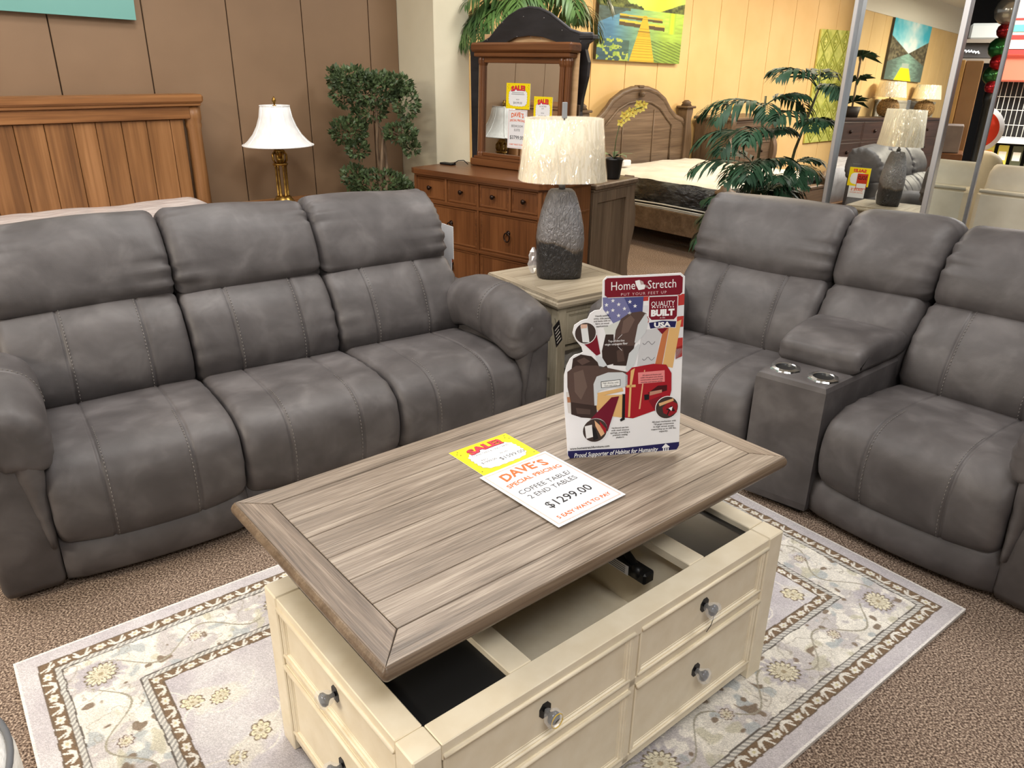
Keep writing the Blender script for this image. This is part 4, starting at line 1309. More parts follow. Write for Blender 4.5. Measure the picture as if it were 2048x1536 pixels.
for x in (hx1 - .035, .0):
    p = MB(); p.lathe([(.045, 0), (.05, .02), (.05, .60), (.056, .63), (.047, .65), (.046, .68), (.043, 1.20), (.05, 1.225), (.046, 1.245), (.053, 1.26), (.053, 1.335)], W_BEDZ, 22, (x, .0, 0))
    p.build('post', hbo)
m = MB(); m.box(.02, .05, -1.47, 0, .22, .42, W_BED, .004); m.box(1.58, 1.61, -1.47, 0, .22, .42, W_BED, .004); m.box(.02, 1.61, -1.50, -1.46, .1, .45, W_BED, .005)
m.build('bed_frame', bed)
def mattress(parent, x0, x1, y0, y1, z0, z1, mat, side=None, seed=3, amp=.012):
    m = MB(); rnd = random.Random(seed)
    nx, ny = 40, 30; v = []
    for j in range(ny + 1):
        for i in range(nx + 1):
            x = x0 + (x1 - x0) * i / nx; y = y0 + (y1 - y0) * j / ny
            e = min(i, nx - i, j, ny - j)
            z = z1 - (.03 if e == 0 else .008 if e == 1 else 0) + amp * (noise.noise(Vector((x * 4, y * 4, seed))) + .5 * noise.noise(Vector((x * 11 + y * 5, y * 3, seed + 2))))
            v.append((x, y, z))
    f = [(j * (nx + 1) + i, j * (nx + 1) + i + 1, (j + 1) * (nx + 1) + i + 1, (j + 1) * (nx + 1) + i) for j in range(ny) for i in range(nx)]
    m.add(v, f, mat, True)
    o = m.build('mattress', parent)
    s = MB(); s.loft([[(x0 - d, y0 - d, z), (x1 + d, y0 - d, z), (x1 + d, y1 + d, z), (x0 - d, y1 + d, z)] for d, z in ((-.01, z0), (.0, z0 + .03), (.004, (z0 + z1) / 2), (0, z1 - .03))], side or mat, True, True)
    s.build('mattress_side', o)
    return o
SHEET = noisy('plastic_covered_sheet', rgb(196, 186, 184), rgb(232, 226, 224), 5, (1, 3, 1), .25, 4, .5, 9, .02, rot=(0, 0, .5))
mattress(bed, .05, 1.60, -1.46, -.03, .42, .815, SHEET, seed=3)

ns = thing('nightstand', 'wood nightstand hidden behind the sofa back, under the brass column lamp', 'nightstand', at_s(1.90, 4.64), az=50)
m = MB(); m.box(0, .50, 0, .42, .70, .73, W_BED, .004); m.box(.02, .48, .02, .42, .05, .70, W_BED, .003); m.build('case', ns)
for z in (.10, .40):
    d = MB(); d.panel(.04, .46, z, z + .26, [(0, -.005), (0, .008), (.012, .012), (.03, .006)], W_BED, None, .02); do = d.build('drawer', ns)
    k = MB(); k.lathe([(.005, 0), (.005, .01), (.012, .02), (.006, .026)], KNOB_DK, 12, X=Matrix.Translation((.25, .012, z + .13)) @ Matrix.Rotation(PI / 2, 4, 'X')); k.build('knob', do)

bl = thing('brass_lamp', 'antique brass column lamp with white bell shade beside the honey oak bed', 'lamp', (-1.512, 5.10, .7305))
m = MB()
m.lathe([(.068, 0), (.070, .008), (.062, .012), (.06, .022), (.052, .027), (.05, .038)], BRASS, 24)
m.build('lamp_base', bl)
for k in range(6):
    c = MB(); t = PI * k / 3 + .3; x, y = .031 * math.cos(t), .031 * math.sin(t)
    c.lathe([(.0095, .038), (.0095, .046), (.0075, .05), (.0068, .222), (.009, .228), (.009, .236)], BRASS, 10, (x, y, 0)); c.build('column', bl)
m = MB(); m.lathe([(.046, .236), (.05, .243), (.042, .25), (.022, .252), (.02, .30), (.03, .305), (.034, .325), (.024, .345), (.014, .35), (.03, .362), (.034, .372), (.012, .378), (.006, .40), (.006, .585), (.01, .59), (.012, .60)], BRASS, 22)
for k in range(8):
    t = PI * k / 4; m.tube([(.032 * math.cos(t), .032 * math.sin(t), .25), (.045 * math.cos(t), .045 * math.sin(t), .268), (.046 * math.cos(t), .046 * math.sin(t), .30), (.034 * math.cos(t), .034 * math.sin(t), .318), (.028 * math.cos(t), .028 * math.sin(t), .305)], .0055, BRASS, 6)
m.build('capital', bl)
m = MB(); m.lathe([(.004, .60), (.008, .612), (.013, .625), (.01, .638), (.005, .645), (.001, .652)], BRASS, 12); m.build('finial', bl)
SHW = fabric_shade('white_silk_shade', rgb(236, 236, 234), rgb(250, 250, 249))
m = MB()
pf = [(.218, .358), (.185, .385), (.150, .425), (.122, .475), (.102, .53), (.090, .598)]
def bell(off):
    rings = []
    for r_, z in pf:
        rings.append([((r_ - off) * (1 + .012 * abs(math.sin(4 * 2 * PI * j / 64))) * math.cos(2 * PI * j / 64), (r_ - off) * (1 + .012 * abs(math.sin(4 * 2 * PI * j / 64))) * math.sin(2 * PI * j / 64), z) for j in range(64)])
    return rings
m.loft(bell(0) + list(reversed(bell(.003))), SHW, True, False)
sh = m.build('lamp_shade', bl)
m = MB()
for k in range(8):
    t = PI * k / 4; m.tube([(r_ * 1.004 * math.cos(t), r_ * 1.004 * math.sin(t), z) for r_, z in pf], .0032, SHW, 6)
m.tube([(.219 * math.cos(PI * j / 24), .219 * math.sin(PI * j / 24), .36) for j in range(49)], .004, SHW, 6)
m.tube([(.091 * math.cos(PI * j / 24), .091 * math.sin(PI * j / 24), .596) for j in range(49)], .0035, SHW, 6)
m.build('piping', sh)

# teal canvas at the top left
def canvas_thing(name, label, W, H, loc, az, fn, nx, ny, edge, th=.035, roll=0.0):
    o = thing(name, label, 'painting', loc, az=az)
    o.rotation_euler = (0, roll, math.radians(90 - az))
    b = MB(); b.box(0, W, 0, th, 0, H, edge); b.build('canvas_edge', o)
    paint('painted_face', W, H, nx, ny, fn, vcol('canvas_paint', .6), lambda a, c: np.c_[a, np.full(len(a), -.0015), c], o)
    return o
def teal_fn(u, v):
    c = mixc((118, 172, 164), (146, 196, 186), v * 1.2)
    f = fbm(u * 4, v * 6, 4)
    c = np.where(((v > .10 + .25 * u) & (f > .46) & (u < .62))[:, None], mixc((222, 226, 206), (150, 200, 190), (f - .46) * 4), c)
    return c
canvas_thing('teal_canvas', 'teal and cream abstract canvas high on the brown wall', 1.25, .95, at_s(.205, 5.145, 1.835), 50, teal_fn, 120, 90, flat('canvas_teal_edge', rgb(104, 152, 146), .6), roll=.033)

# ---------------------------------------------------------------- leafy things
def leaf_cloud(mb, c, R, n, size, mat, rnd, up=.3):
    for _ in range(n):
        while True:
            p = Vector((rnd.uniform(-1, 1), rnd.uniform(-1, 1), rnd.uniform(-1, 1)))
            if p.length < 1: break
        k = rnd.uniform(.55, 1) ** .5
        p = p.normalized() * k if p.length > .01 else p
        q = Vector((c[0] + p.x * R[0], c[1] + p.y * R[1], c[2] + p.z * R[2]))
        d = (p + Vector((rnd.uniform(-.8, .8), rnd.uniform(-.8, .8), rnd.uniform(-.6, .8) + up))).normalized()
        s = d.cross(Vector((rnd.uniform(-1, 1), rnd.uniform(-1, 1), rnd.uniform(-1, 1)))).normalized()
        nn = d.cross(s)
        L = size * rnd.uniform(.7, 1.25); w = L * .34
        mb.add([q, q + d * L * .45 + s * w + nn * L * .08, q + d * L, q + d * L * .45 - s * w + nn * L * .08, q + d * L * .5], [(0, 1, 4), (1, 2, 4), (2, 3, 4), (3, 0, 4)], mat, False)
fic = thing('ficus_tree', 'artificial tree with twisted pale trunks standing by the brown wall corner', 'plant', (-.955, 5.50, 0))
m = MB(); m.lathe([(.11, 0), (.15, .26), (.165, .28), (.15, .285), (.13, .25)], flat('dark_pot', rgb(54, 44, 38), .6), 24); m.build('pot', fic)
for k in range(3):
    t = MB(); pts = []
    for i in range(16):
        z = .22 + i * .062; a_ = k * 2.1 + z * 5.2; r_ = .035 + .014 * math.sin(z * 5 + k)
        pts.append((.03 + r_ * math.cos(a_) + .01 * k * z, r_ * math.sin(a_), z))
    ex, ez = ((-.12, 1.26), (.12, 1.12), (0.0, 1.40))[k]
    pts += [(pts[-1][0] + ex * .5, pts[-1][1], 1.17 + (ez - 1.16) * .5), (pts[-1][0] + ex, pts[-1][1], ez)]
    t.tube(pts, [.020 - .0007 * i for i in range(len(pts))], BARK, 8); t.build('trunk', fic)
rnd = random.Random(21)
blobs = [((.0, .0, 1.42), (.20, .16, .10), 420), ((-.13, -.05, 1.47), (.13, .12, .08), 190), ((.12, .02, 1.44), (.14, .12, .07), 200), ((.22, -.03, 1.33), (.08, .1, .10), 150),
         ((-.21, -.02, 1.40), (.07, .09, .10), 120), ((-.26, .0, 1.50), (.04, .05, .05), 40), ((-.18, -.03, 1.15), (.12, .13, .085), 230), ((-.12, -.03, 1.03), (.07, .08, .06), 90),
         ((.17, -.02, 1.14), (.11, .11, .06), 170), ((.24, .0, 1.05), (.05, .07, .06), 70), ((-.04, .0, 1.27), (.12, .1, .06), 130), ((.0, .0, .80), (.20, .16, .085), 360), ((-.16, -.02, .84), (.09, .1, .08), 120), ((.17, .0, .74), (.09, .1, .08), 130)]
for c, R, n in blobs:
    f_ = MB(); leaf_cloud(f_, c, R, n * 2, .034, LEAF1, rnd); f_.build('foliage', fic)

def frond(mb, base, az, elev, L, droop, mat, rnd, n=15, wl=.30, stem=.004, lw=.028):
    az = math.radians(az); el = math.radians(elev)
    h = Vector((math.sin(az), math.cos(az), 0)); side = Vector((h.y, -h.x, 0))
    pts = []; p = Vector(base); e = el
    K = 14
    for i in range(K + 1):
        pts.append(p.copy()); p = p + (h * math.cos(e) + Vector((0, 0, math.sin(e)))) * (L / K); e -= droop / K * (0.5 + 1.0 * i / K)
    mb.tube(pts, [stem * (1 - .7 * i / K) for i in range(K + 1)], mat, 5)
    for i in range(n):
        t = .18 + .82 * i / (n - 1)
        k = min(int(t * K), K - 1); q = pts[k].lerp(pts[k + 1], t * K - k) if k < K else pts[-1]
        tan = (pts[k + 1] - pts[k]).normalized()
        ll = wl * (math.sin(PI * min(1, .25 + t * .72)) ** .7) * rnd.uniform(.85, 1.1)
        for sg in (-1, 1):
            d = (side * sg * rnd.uniform(.6, .9) + tan * .85 + Vector((0, 0, -.10 + rnd.uniform(-.1, .1)))).normalized()
            wv = tan.cross(d).normalized().cross(d).normalized() * lw * .5
            a_ = q; b_ = q + d * ll * .4; c_ = q + d * ll * .75 + Vector((0, 0, -ll * .16)); e_ = q + d * ll * .95 + Vector((0, 0, -ll * .42))
            mb.add([a_, b_ + wv, b_ - wv, c_ + wv * .8, c_ - wv * .8, e_], [(0, 1, 2), (1, 3, 4, 2), (3, 5, 4)], mat, True)
def palm(name, label, loc, pot, stems, fronds, mat, seed):
    o = thing(name, label, 'plant', loc)
    m = MB(); m.lathe(pot, flat('dark_pot', rgb(54, 44, 38), .6), 24); m.build('pot', o)
    for s_ in stems:
        t = MB(); t.tube(s_, [.014 - .007 * i / (len(s_) - 1) for i in range(len(s_))], noisy('palm_stem', rgb(72, 74, 44), rgb(112, 104, 66), 20, (1, 1, 3)), 8); t.build('stem', o)
    rnd = random.Random(seed)
    for b_, az, el, L, dr, n, wl, lw in fronds:
        f_ = MB(); frond(f_, b_, az, el, L, dr, mat, rnd, n, wl, .004, lw); f_.build('frond', o)
    return o

# large palm behind the loveseat
st1 = [(-.05, 0, .25), (-.06, .01, .7), (-.05, 0, 1.1), (-.055, 0, 1.42)]
st2 = [(.09, -.02, .25), (.12, -.02, .7), (.17, -.02, 1.1), (.27, -.02, 1.5)]
fr = []
rnd = random.Random(31)
for z, aa in ((1.36, (255, 200, 130, 60, 320)), (1.16, (240, 290, 150, 90, 200)), (.98, (265, 215, 120, 170, 330))):
    for a_ in aa: fr.append(((-.055, 0, z), a_ + rnd.uniform(-12, 12), rnd.uniform(18, 48), rnd.uniform(.38, .50), rnd.uniform(1.2, 1.8), 12, .22, .024))
for z, p, aa in ((1.46, (.26, -.02), (250, 180, 120, 20, 300)), (1.24, (.21, -.02), (230, 160, 100, 200)), (1.0, (.16, -.02), (240, 140, 190, 90))):
    for a_ in aa: fr.append(((p[0], p[1], z), a_ + rnd.uniform(-12, 12), rnd.uniform(15, 50), rnd.uniform(.32, .46), rnd.uniform(1.3, 1.9), 12, .21, .023))
for k in range(34):
    a_ = k * 360 / 17 + rnd.uniform(-8, 8); fr.append(((.0 + .05 * math.sin(k), -.04, rnd.uniform(.50, .90)), a_, rnd.uniform(5, 60), rnd.uniform(.36, .54), rnd.uniform(1.3, 2.1), 14, .22, .026))
fr = [(b_, a_, e_, L_ * (.62 if abs(((a_ - 130) + 180) % 360 - 180) < 62 else 1), d_, n_, w_ * (.7 if abs(((a_ - 130) + 180) % 360 - 180) < 62 else 1), l_) for b_, a_, e_, L_, d_, n_, w_, l_ in fr]
palm('tall_palm', 'tall dark green palm standing beside the mirrored column behind the loveseat', (1.62, 5.13, 0), [(.12, 0), (.16, .28), (.17, .3), (.15, .3), (.13, .26)], (st1, st2), fr, LEAF2, 33)

# palm arching over the two back-to-back dresser mirrors
fr = []
for k in range(16):
    a_ = k * 360 / 16 + rnd.uniform(-10, 10); fr.append(((0, 0, 1.98 + rnd.uniform(-.05, .05)), a_, rnd.uniform(10, 55), rnd.uniform(.55, .72) * (.5 if 248 < a_ < 345 else 1), rnd.uniform(1.5, 2.2), 20, .26, .020))
for a_ in (240, 246, 232, 222, 210): fr.append(((0, 0, 1.92), a_, 24, .74, 2.2, 22, .27, .018))
palm('areca_palm', 'feathery yellow-green palm arching above the dresser mirrors beside the cream column', (.125, 6.12, 0), [(.13, 0), (.17, .3), (.18, .32), (.15, .3)], ([(0, 0, .25), (.01, 0, .8), (-.01, 0, 1.4), (0, 0, 2.0)], [(.03, .02, .25), (.05, .02, .9), (.02, 0, 1.95)]), fr, LEAF3, 44)

# ---------------------------------------------------------------- brown dresser with its mirror, taupe dresser behind
DO = (-.665, 5.19, 0)
dr = thing('cherry_dresser', 'brown cherry dresser with small top drawers, between the sofa and the grey lamp', 'dresser', DO, az=129.5)
m = MB()
tp_ = [(-.02, .0), (-.02, .48), (1.115, .48), (1.115, .055), (1.06, -.02), (0.02, -.02)]
for z0, z1, k in ((.905, .918, -.012), (.918, .95, .0)):
    m.prism([(x + (k if x < .5 else -k) * -1, y + (k if y < .2 else 0) * -1) for x, y in tp_], z0, z1, W_BRN, 'xy')
m.build('dresser_top', dr)
m = MB()
m.prism([(0, .012), (0, .46), (1.095, .46), (1.095, .06), (1.05, .012)], .06, .905, W_BRNZ, 'xy')
for x in (.012, 1.05):
    m.box(x - .012, x + .012, .0, .02, .06, .905, W_BRNZ, .003)
for z in (.748, .478, .212): m.box(.0, 1.05, .0, .03, z - .010, z + .010, W_BRN, .003)
m.box(.0, 1.05, .0, .03, .06, .10, W_BRN, .003)
for x in (.287, .562, .822): m.box(x - .009, x + .009, .002, .03, .75, .905, W_BRNZ, .002)
m.box(.556, .570, .002, .03, .10, .75, W_BRNZ, .002)
m.box(1.096, 1.10, .08, .45, .745, .755, W_BRNZ); m.box(1.0955, 1.099, .08, .45, .09, .10, W_BRNZ)
m.build('case', dr)
STEP = [(0, -.01), (0, .0), (.006, .004), (.012, .004), (.018, -.002), (.024, -.002)]
for x0, x1 in ((.016, .276), (.298, .551), (.573, .811), (.833, 1.036)):
    d = MB(); d.panel(x0, x1, .762, .900, STEP, W_BRN, None, .012); do = d.build('drawer', dr)
    k = MB(); k.lathe([(.006, 0), (.006, .010), (.014, .018), (.015, .024), (.008, .03)], KNOB_DK, 14, X=Matrix.Translation(((x0 + x1) / 2, .010, .836)) @ Matrix.Rotation(PI / 2, 4, 'X')); k.build('knob', do)
for z0, z1 in ((.492, .736), (.226, .466)):
    for x0, x1 in ((.016, .548), (.578, 1.036)):
        d = MB(); d.panel(x0, x1, z0, z1, STEP, W_BRN, None, .012); do = d.build('drawer', dr)
        for kx in ((x0 + x1) / 2,) if x0 > .3 else (x0 + .115, x1 - .225):
            k = MB(); zc = (z0 + z1) / 2 - .004
            k.lathe([(.016, 0), (.014, .006), (.006, .010), (.006, .014)], KNOB_DK, 12, X=Matrix.Translation((kx, .012, zc + .02)) @ Matrix.Rotation(PI / 2, 4, 'X'))
            k.tube([(kx + .022 * math.sin(PI * j / 10), -.004, zc - .004 + .028 * math.cos(PI * j / 10)) for j in range(21)], .0042, KNOB_DK, 8); k.build('ring_pull', do)
mr = thing('dresser_mirror', 'brown framed mirror with fluted posts and price cards on the cherry dresser', 'mirror', DO, az=129.5)
mr.location = Vector(DO) + Vector((0, 0, .9665))
mr.rotation_euler = (-.035, 0, math.radians(90 - 129.5) - .04)
Z0 = .0
m = MB()
m.box(.155, .965, .37, .45, .0, .045, W_BRN, .004); m.box(.175, .945, .38, .45, .045, .062, W_BRN, .003)
m.box(.205, .92, .405, .445, .062, .085, W_BRN, .003)
m.box(.150, .975, .355, .465, .70, .755, W_BRN, .012); m.box(.17, .955, .37, .455, .672, .70, W_BRN, .006); m.box(.20, .925, .40, .445, .638, .672, W_BRN, .003)
m.box(.15, .97, .445, .452, .04, .70, PLY)
m.build('mirror_frame', mr)
for x0 in (.195, .862, .905):
    p = MB(); c = (x0 + .02, .41, 0)
    rings = [[(c[0] + r_ * (1 - .10 * (j % 2)) * math.cos(2 * PI * j / 24), c[1] + r_ * (1 - .1 * (j % 2)) * math.sin(2 * PI * j / 24), z) for j in range(24)] for r_, z in ((.026, .062), (.026, .08), (.021, .09), (.020, .62), (.026, .635), (.028, .655), (.024, .672))]
    p.loft(rings, W_BRNZ, False); p.build('fluted_post', mr)
m = MB(); m.box(.215, .865, .418, .424, .083, .64, MIRROR); m.build('glass', mr)
for z in (.15, .25, .35, .45, .6):
    m = MB(); m.lathe([(.004, 0), (.004, .002)], BLACKPL, 8, X=Matrix.Translation((.963, .4525, z)) @ Matrix.Rotation(-PI / 2, 4, 'X')); m.build('screw_head', mr)
bpy.context.view_layer.update()
def on_glass(x, z, off=.0015):
    v = mr.matrix_basis @ Vector((x, .418 - off, z)); return (v.x, v.y, v.z)
def on_dresser(x, y, z):
    t = math.radians(129.5); p = Vector((math.sin(t), math.cos(t), 0)); q = Vector((-p.y, p.x, 0))
    v = Vector(DO) + p * x + q * y; return (v.x, v.y, z)
c = card('sale_card', .200, .152, 'larger yellow sale card taped to the dresser mirror glass', 'card', on_glass(.425, .371), Mup(129.5 + 2.29, .035))
sale_art(flatto, .200, .152, [], '$4199.00', c)
a = Art(flatto)
for y, w_ in ((.094, .10), (.085, .11)): a.rect(.10 - w_ / 2, y, .10 + w_ / 2, y + .0035, (150, 150, 154), 4)
a.build('small_print', c)
c = card('price_sheet', .160, .236, 'white bedroom suite price sheet taped under the sale card on the dresser mirror', 'card', on_glass(.447, .130), Mup(129.5 + 2.29, .035))
dave_art(flatto, .160, .236, ['BEDROOM', 'SUITE'], '$3799.00', c)
c = card('sale_card', .148, .150, 'smaller yellow sale card at the lower right of the dresser mirror', 'card', on_glass(.660, .301), Mup(129.5 + 2.29, .035))
sale_art(flatto, .148, .150, ['ALL MATTRESS', 'SETS'], '$499.00', c)
m = MB(); m.box(0, .11, 0, .05, 0, .012, BLACKPL, .003); m.tube([(.10, .03, .008), (.13, .05, .03), (.17, .06, .035), (.2, .07, .01)], .003, BLACKPL, 6)
o = m.build('power_adapter', None, on_dresser(.0, .24, .951), math.radians(90 - 129.5)); tag(o, 'black power adapter with cord on the left end of the cherry dresser', 'adapter')

td = thing('taupe_dresser', 'taupe dresser standing back to back with the cherry dresser, its side panel showing', 'dresser', on_dresser(0, .49, 0), az=129.5)
m = MB(); m.box(-.02, 1.12, 0, .50, .865, .90, W_TAU, .008); m.box(-.005, 1.105, .0, .49, .85, .866, W_TAU, .003); m.build('dresser_top', td)
m = MB(); m.box(.01, 1.085, .0, .44, .08, .85, W_TAUZ); m.box(1.085, 1.10, .0, .05, .0, .85, W_TAUZ, .003); m.box(1.085, 1.10, .39, .44, .0, .85, W_TAUZ, .003); m.box(1.085, 1.0985, .05, .39, .78, .85, W_TAUZ, .002); m.box(1.085, 1.0985, .05, .39, .08, .15, W_TAUZ, .002)
m.build('case', td)
for x in (1.03, -.005):
    p = MB(); prof = spline([(.44, 0), (.50, .0), (.495, .12), (.46, .3), (.475, .42), (.515, .55), (.52, .66), (.49, .78), (.50, .85), (.44, .85)], 50)
    p.prism([tuple(q) for q in prof], x, x + .07, W_TAUZ, 'yz', True); p.build('scrolled_post', td)
for k in range(3):
    for x0 in (.08, .56):
        d = MB(); d.panel(x0, x0 + .45, .10 + .25 * k, .33 + .25 * k, STEP, W_TAU, Matrix.Translation((1.09, .45, 0)) @ Matrix.Rotation(PI, 4, 'Z')); do = d.build('drawer', td)
        kn = MB(); kn.lathe([(.006, 0), (.006, .01), (.014, .02), (.006, .03)], KNOB_DK, 12, X=Matrix.Translation((1.09 - x0 - .225, .452, .215 + .25 * k)) @ Matrix.Rotation(-PI / 2, 4, 'X')); kn.build('knob', do)
am = thing('arched_mirror', 'black backed arched mirror standing on the taupe dresser, seen from behind', 'mirror', on_dresser(0, .505, .901), az=129.5)
m = MB()
top = [(.05, .78), (.09, .795), (.15, .80), (.22, .83), (.30, .90), (.38, .955), (.46, .988), (.54, .998), (.62, .99), (.70, .962), (.78, .915), (.86, .868), (.93, .85), (1.015, .847)]
inn = [(.885, .72), (.83, .775), (.75, .815), (.65, .84), (.54, .848), (.43, .838), (.33, .80), (.24, .75), (.20, .70)]
right = [(1.02, .82), (.985, .80), (.975, .77), (.985, .74), (1.0, .70), (.995, .62), (.965, .50), (.955, .42), (.965, .30), (.97, .02)]
m.prism(top + right + [(.90, .02), (.90, .66)] + inn + [(.16, .66), (.16, .02), (.06, .02)], .0, .03, BLACKWOOD, 'xz')
m.tube([(x, .012, z + .004) for x, z in top], .012, BLACKWOOD, 8)
m.box(.93, 1.03, -.008, .05, .825, .85, BLACKWOOD, .004)
m.build('mirror_frame', am)
m = MB(); m.box(.15, .91, .031, .037, .03, .86, PLY); m.build('back_panel', am)
for x, z in ((.10, .815), (.2, .84), (.33, .94), (.5, .97), (.66, .96), (.8, .89), (.94, .83), (.45, .858), (.56, .855), (.64, .845), (.93, .6), (.93, .4)):
    m = MB(); m.lathe([(.0035, 0), (.0035, .002)], flat('nail_head', rgb(150, 150, 150), .4, .8), 8, X=Matrix.Translation((x, 0, z - .015)) @ Matrix.Rotation(PI / 2, 4, 'X')); m.build('nail_head', am)
m = MB(); m.box(.905, .96, -.02, .0, .02, .46, W_TAUZ, .003); m.build('support_strut', am)
orc = thing('orchid', 'yellow orchid in a black pot on the taupe dresser', 'plant', on_dresser(1.03, .80, .901))
m = MB(); m.lathe([(.045, 0), (.05, .01), (.062, .115), (.067, .12), (.067, .13), (.056, .13), (.05, .10)], BLACKPL, 20); m.build('pot', orc)
m = MB(); m.tube([(0, 0, .1), (.01, 0, .25), (.03, -.01, .36), (.08, -.02, .42), (.16, -.03, .445)], .003, LEAF1, 6); m.build('stem', orc)
m = MB()
for k in range(5):
    a_ = k * 1.3; d = Vector((math.cos(a_), math.sin(a_), 0)); s_ = Vector((-d.y, d.x, 0)); b_ = Vector((0, 0, .13))
    m.add([b_, b_ + d * .06 + s_ * .018 + Vector((0, 0, .03)), b_ + d * .06 - s_ * .018 + Vector((0, 0, .03)), b_ + d * .12 + s_ * .014 + Vector((0, 0, .03)), b_ + d * .12 - s_ * .014 + Vector((0, 0, .03)), b_ + d * .15 + Vector((0, 0, .015))], [(0, 1, 2), (1, 3, 4, 2), (3, 5, 4)], LEAF1, True)
m.build('leaf', orc)
YF = flat('orchid_yellow', rgb(236, 214, 96), .5)
rnd = random.Random(8)
for k in range(9):
    fl = MB(); t = k / 8; c = Vector((.03 + .14 * t, -.02, .36 + .09 * math.sin(t * 1.5) + rnd.uniform(-.02, .02)))
    for j in range(5):
        a_ = 2 * PI * j / 5 + k; d = Vector((math.cos(a_), -.25, math.sin(a_))).normalized(); s_ = Vector((-math.sin(a_), 0, math.cos(a_)))
        fl.add([c, c + d * .016 + s_ * .010, c + d * .030, c + d * .016 - s_ * .010], [(0, 1, 2, 3)], YF)
    fl.lathe([(.001, 0), (.006, .004), (.001, .010)], flat('orchid_lip', rgb(206, 160, 60), .5), 8, tuple(c + Vector((0, -.006, 0))))
    fl.build('flower', orc)

# ---------------------------------------------------------------- carved bed, chest and pictures on the yellow wall
b2 = thing('carved_bed', 'taupe carved bed with arched headboard and plastic-wrapped mattress by the yellow wall', 'bed', at_s(5.60, 5.70), az=50)
m = MB(); Wb = 1.68
arch = [(.06, .95), (.12, 1.02), (.24, 1.06), (.34, 1.13), (.44, 1.235), (.58, 1.31), (.72, 1.345), (.84, 1.352), (.96, 1.345), (1.10, 1.31), (1.24, 1.235), (1.34, 1.13), (1.44, 1.06), (1.56, 1.02), (1.62, .95)]
m.prism(arch + [(1.62, .25), (.06, .25)], -.03, .03, W_TAU, 'xz')
m.tube([(x, -.01, z) for x, z in arch], .032, W_TAU, 10)
hbo = m.build('headboard', b2)
m = MB()
inner = [(.30, .98), (.40, 1.06), (.52, 1.16), (.66, 1.215), (.84, 1.235), (1.02, 1.215), (1.16, 1.16), (1.28, 1.06), (1.38, .98)]
m.tube([(.30, -.035, .45)] + [(x, -.035, z) for x, z in inner] + [(1.38, -.035, .45)], .012, W_TAU, 8)
for x in (.60, 1.08): m.tube([(x, -.034, .45), (x, -.034, 1.14)], .007, W_TAUZ, 6)
m.build('headboard_moulding', hbo)
m = MB(); m.lathe([(.02, 0), (.035, .02), (.03, .045), (.012, .06)], W_TAU, 10, X=Matrix.Translation((.84, -.03, 1.30)) @ Matrix.Rotation(PI / 2, 4, 'X')); m.box(.80, .88, -.05, .03, 1.36, 1.385, W_TAU, .006); m.build('carved_crest', hbo)
for x in (.03, 1.65):
    p = MB(); sg = -1 if x < .5 else 1
    prof = spline([(-.05, 0), (.05, 0), (.05, .5), (.075, .72), (.06, .88), (.03, 1.0), (.05, 1.10), (.05, 1.14), (-.05, 1.14), (-.05, .9)], 44)
    p.prism([(x + sg * q[0], q[1]) for q in prof], -.06, .06, W_TAUZ, 'xz', True)
    p.box(x - .075, x + .075, -.085, .085, 1.14, 1.165, W_TAU, .008); p.lathe([(.06, 1.165), (.045, 1.19), (.052, 1.20), (.02, 1.225)], W_TAU, 16, (x, 0, 0)); p.build('headboard_post', hbo)
m = MB(); m.box(.0, .05, -1.74, 0, .16, .36, W_TAU, .004); m.box(1.63, 1.68, -1.74, 0, .16, .36, W_TAU, .004); m.build('side_rail', b2)
fb = MB(); fb.box(.05, 1.63, -1.80, -1.74, .16, .50, W_TAU, .006); fb.box(.03, 1.65, -1.81, -1.72, .50, .535, W_TAU, .008); fbo = fb.build('footboard', b2)
for x in (.03, 1.65):
    p = MB(); p.lathe([(.05, 0), (.045, .10), (.06, .16), (.06, .48), (.045, .52), (.052, .55), (.085, .575), (.09, .60), (.05, .62), (.04, .645), (.012, .66)], W_TAU, 16, (x, -1.77, 0)); p.build('footboard_post', fbo)
WRAPDK = noisy('dark_plastic_wrap', rgb(38, 38, 38), rgb(96, 98, 96), 7, (1, 1, 2.5), .16, 3, .9, 10, .03, lo=.45, hi=.75)
mo = mattress(b2, .06, 1.62, -1.72, -.05, .37, .63, MATTR, WRAPDK, 6, .014)
m = MB()
for z, d in ((.40, .012), (.375, .016), (.36, .010)): m.tube([(.04 - d, -1.72, z), (.035 - d, -1.1, z + .006), (.04 - d, -.6, z - .004), (.036 - d, -.06, z)], .007, flat('clear_film_fold', (.9, .92, .86, 1), .12, 0, 1, .7), 6)
m.build('film_folds', mo)
m = MB(); m.box(.3, .42, -.35, -.28, .64, .70, flat('white_label', rgb(226, 230, 236), .4), .01); m.build('corner_label', mo)

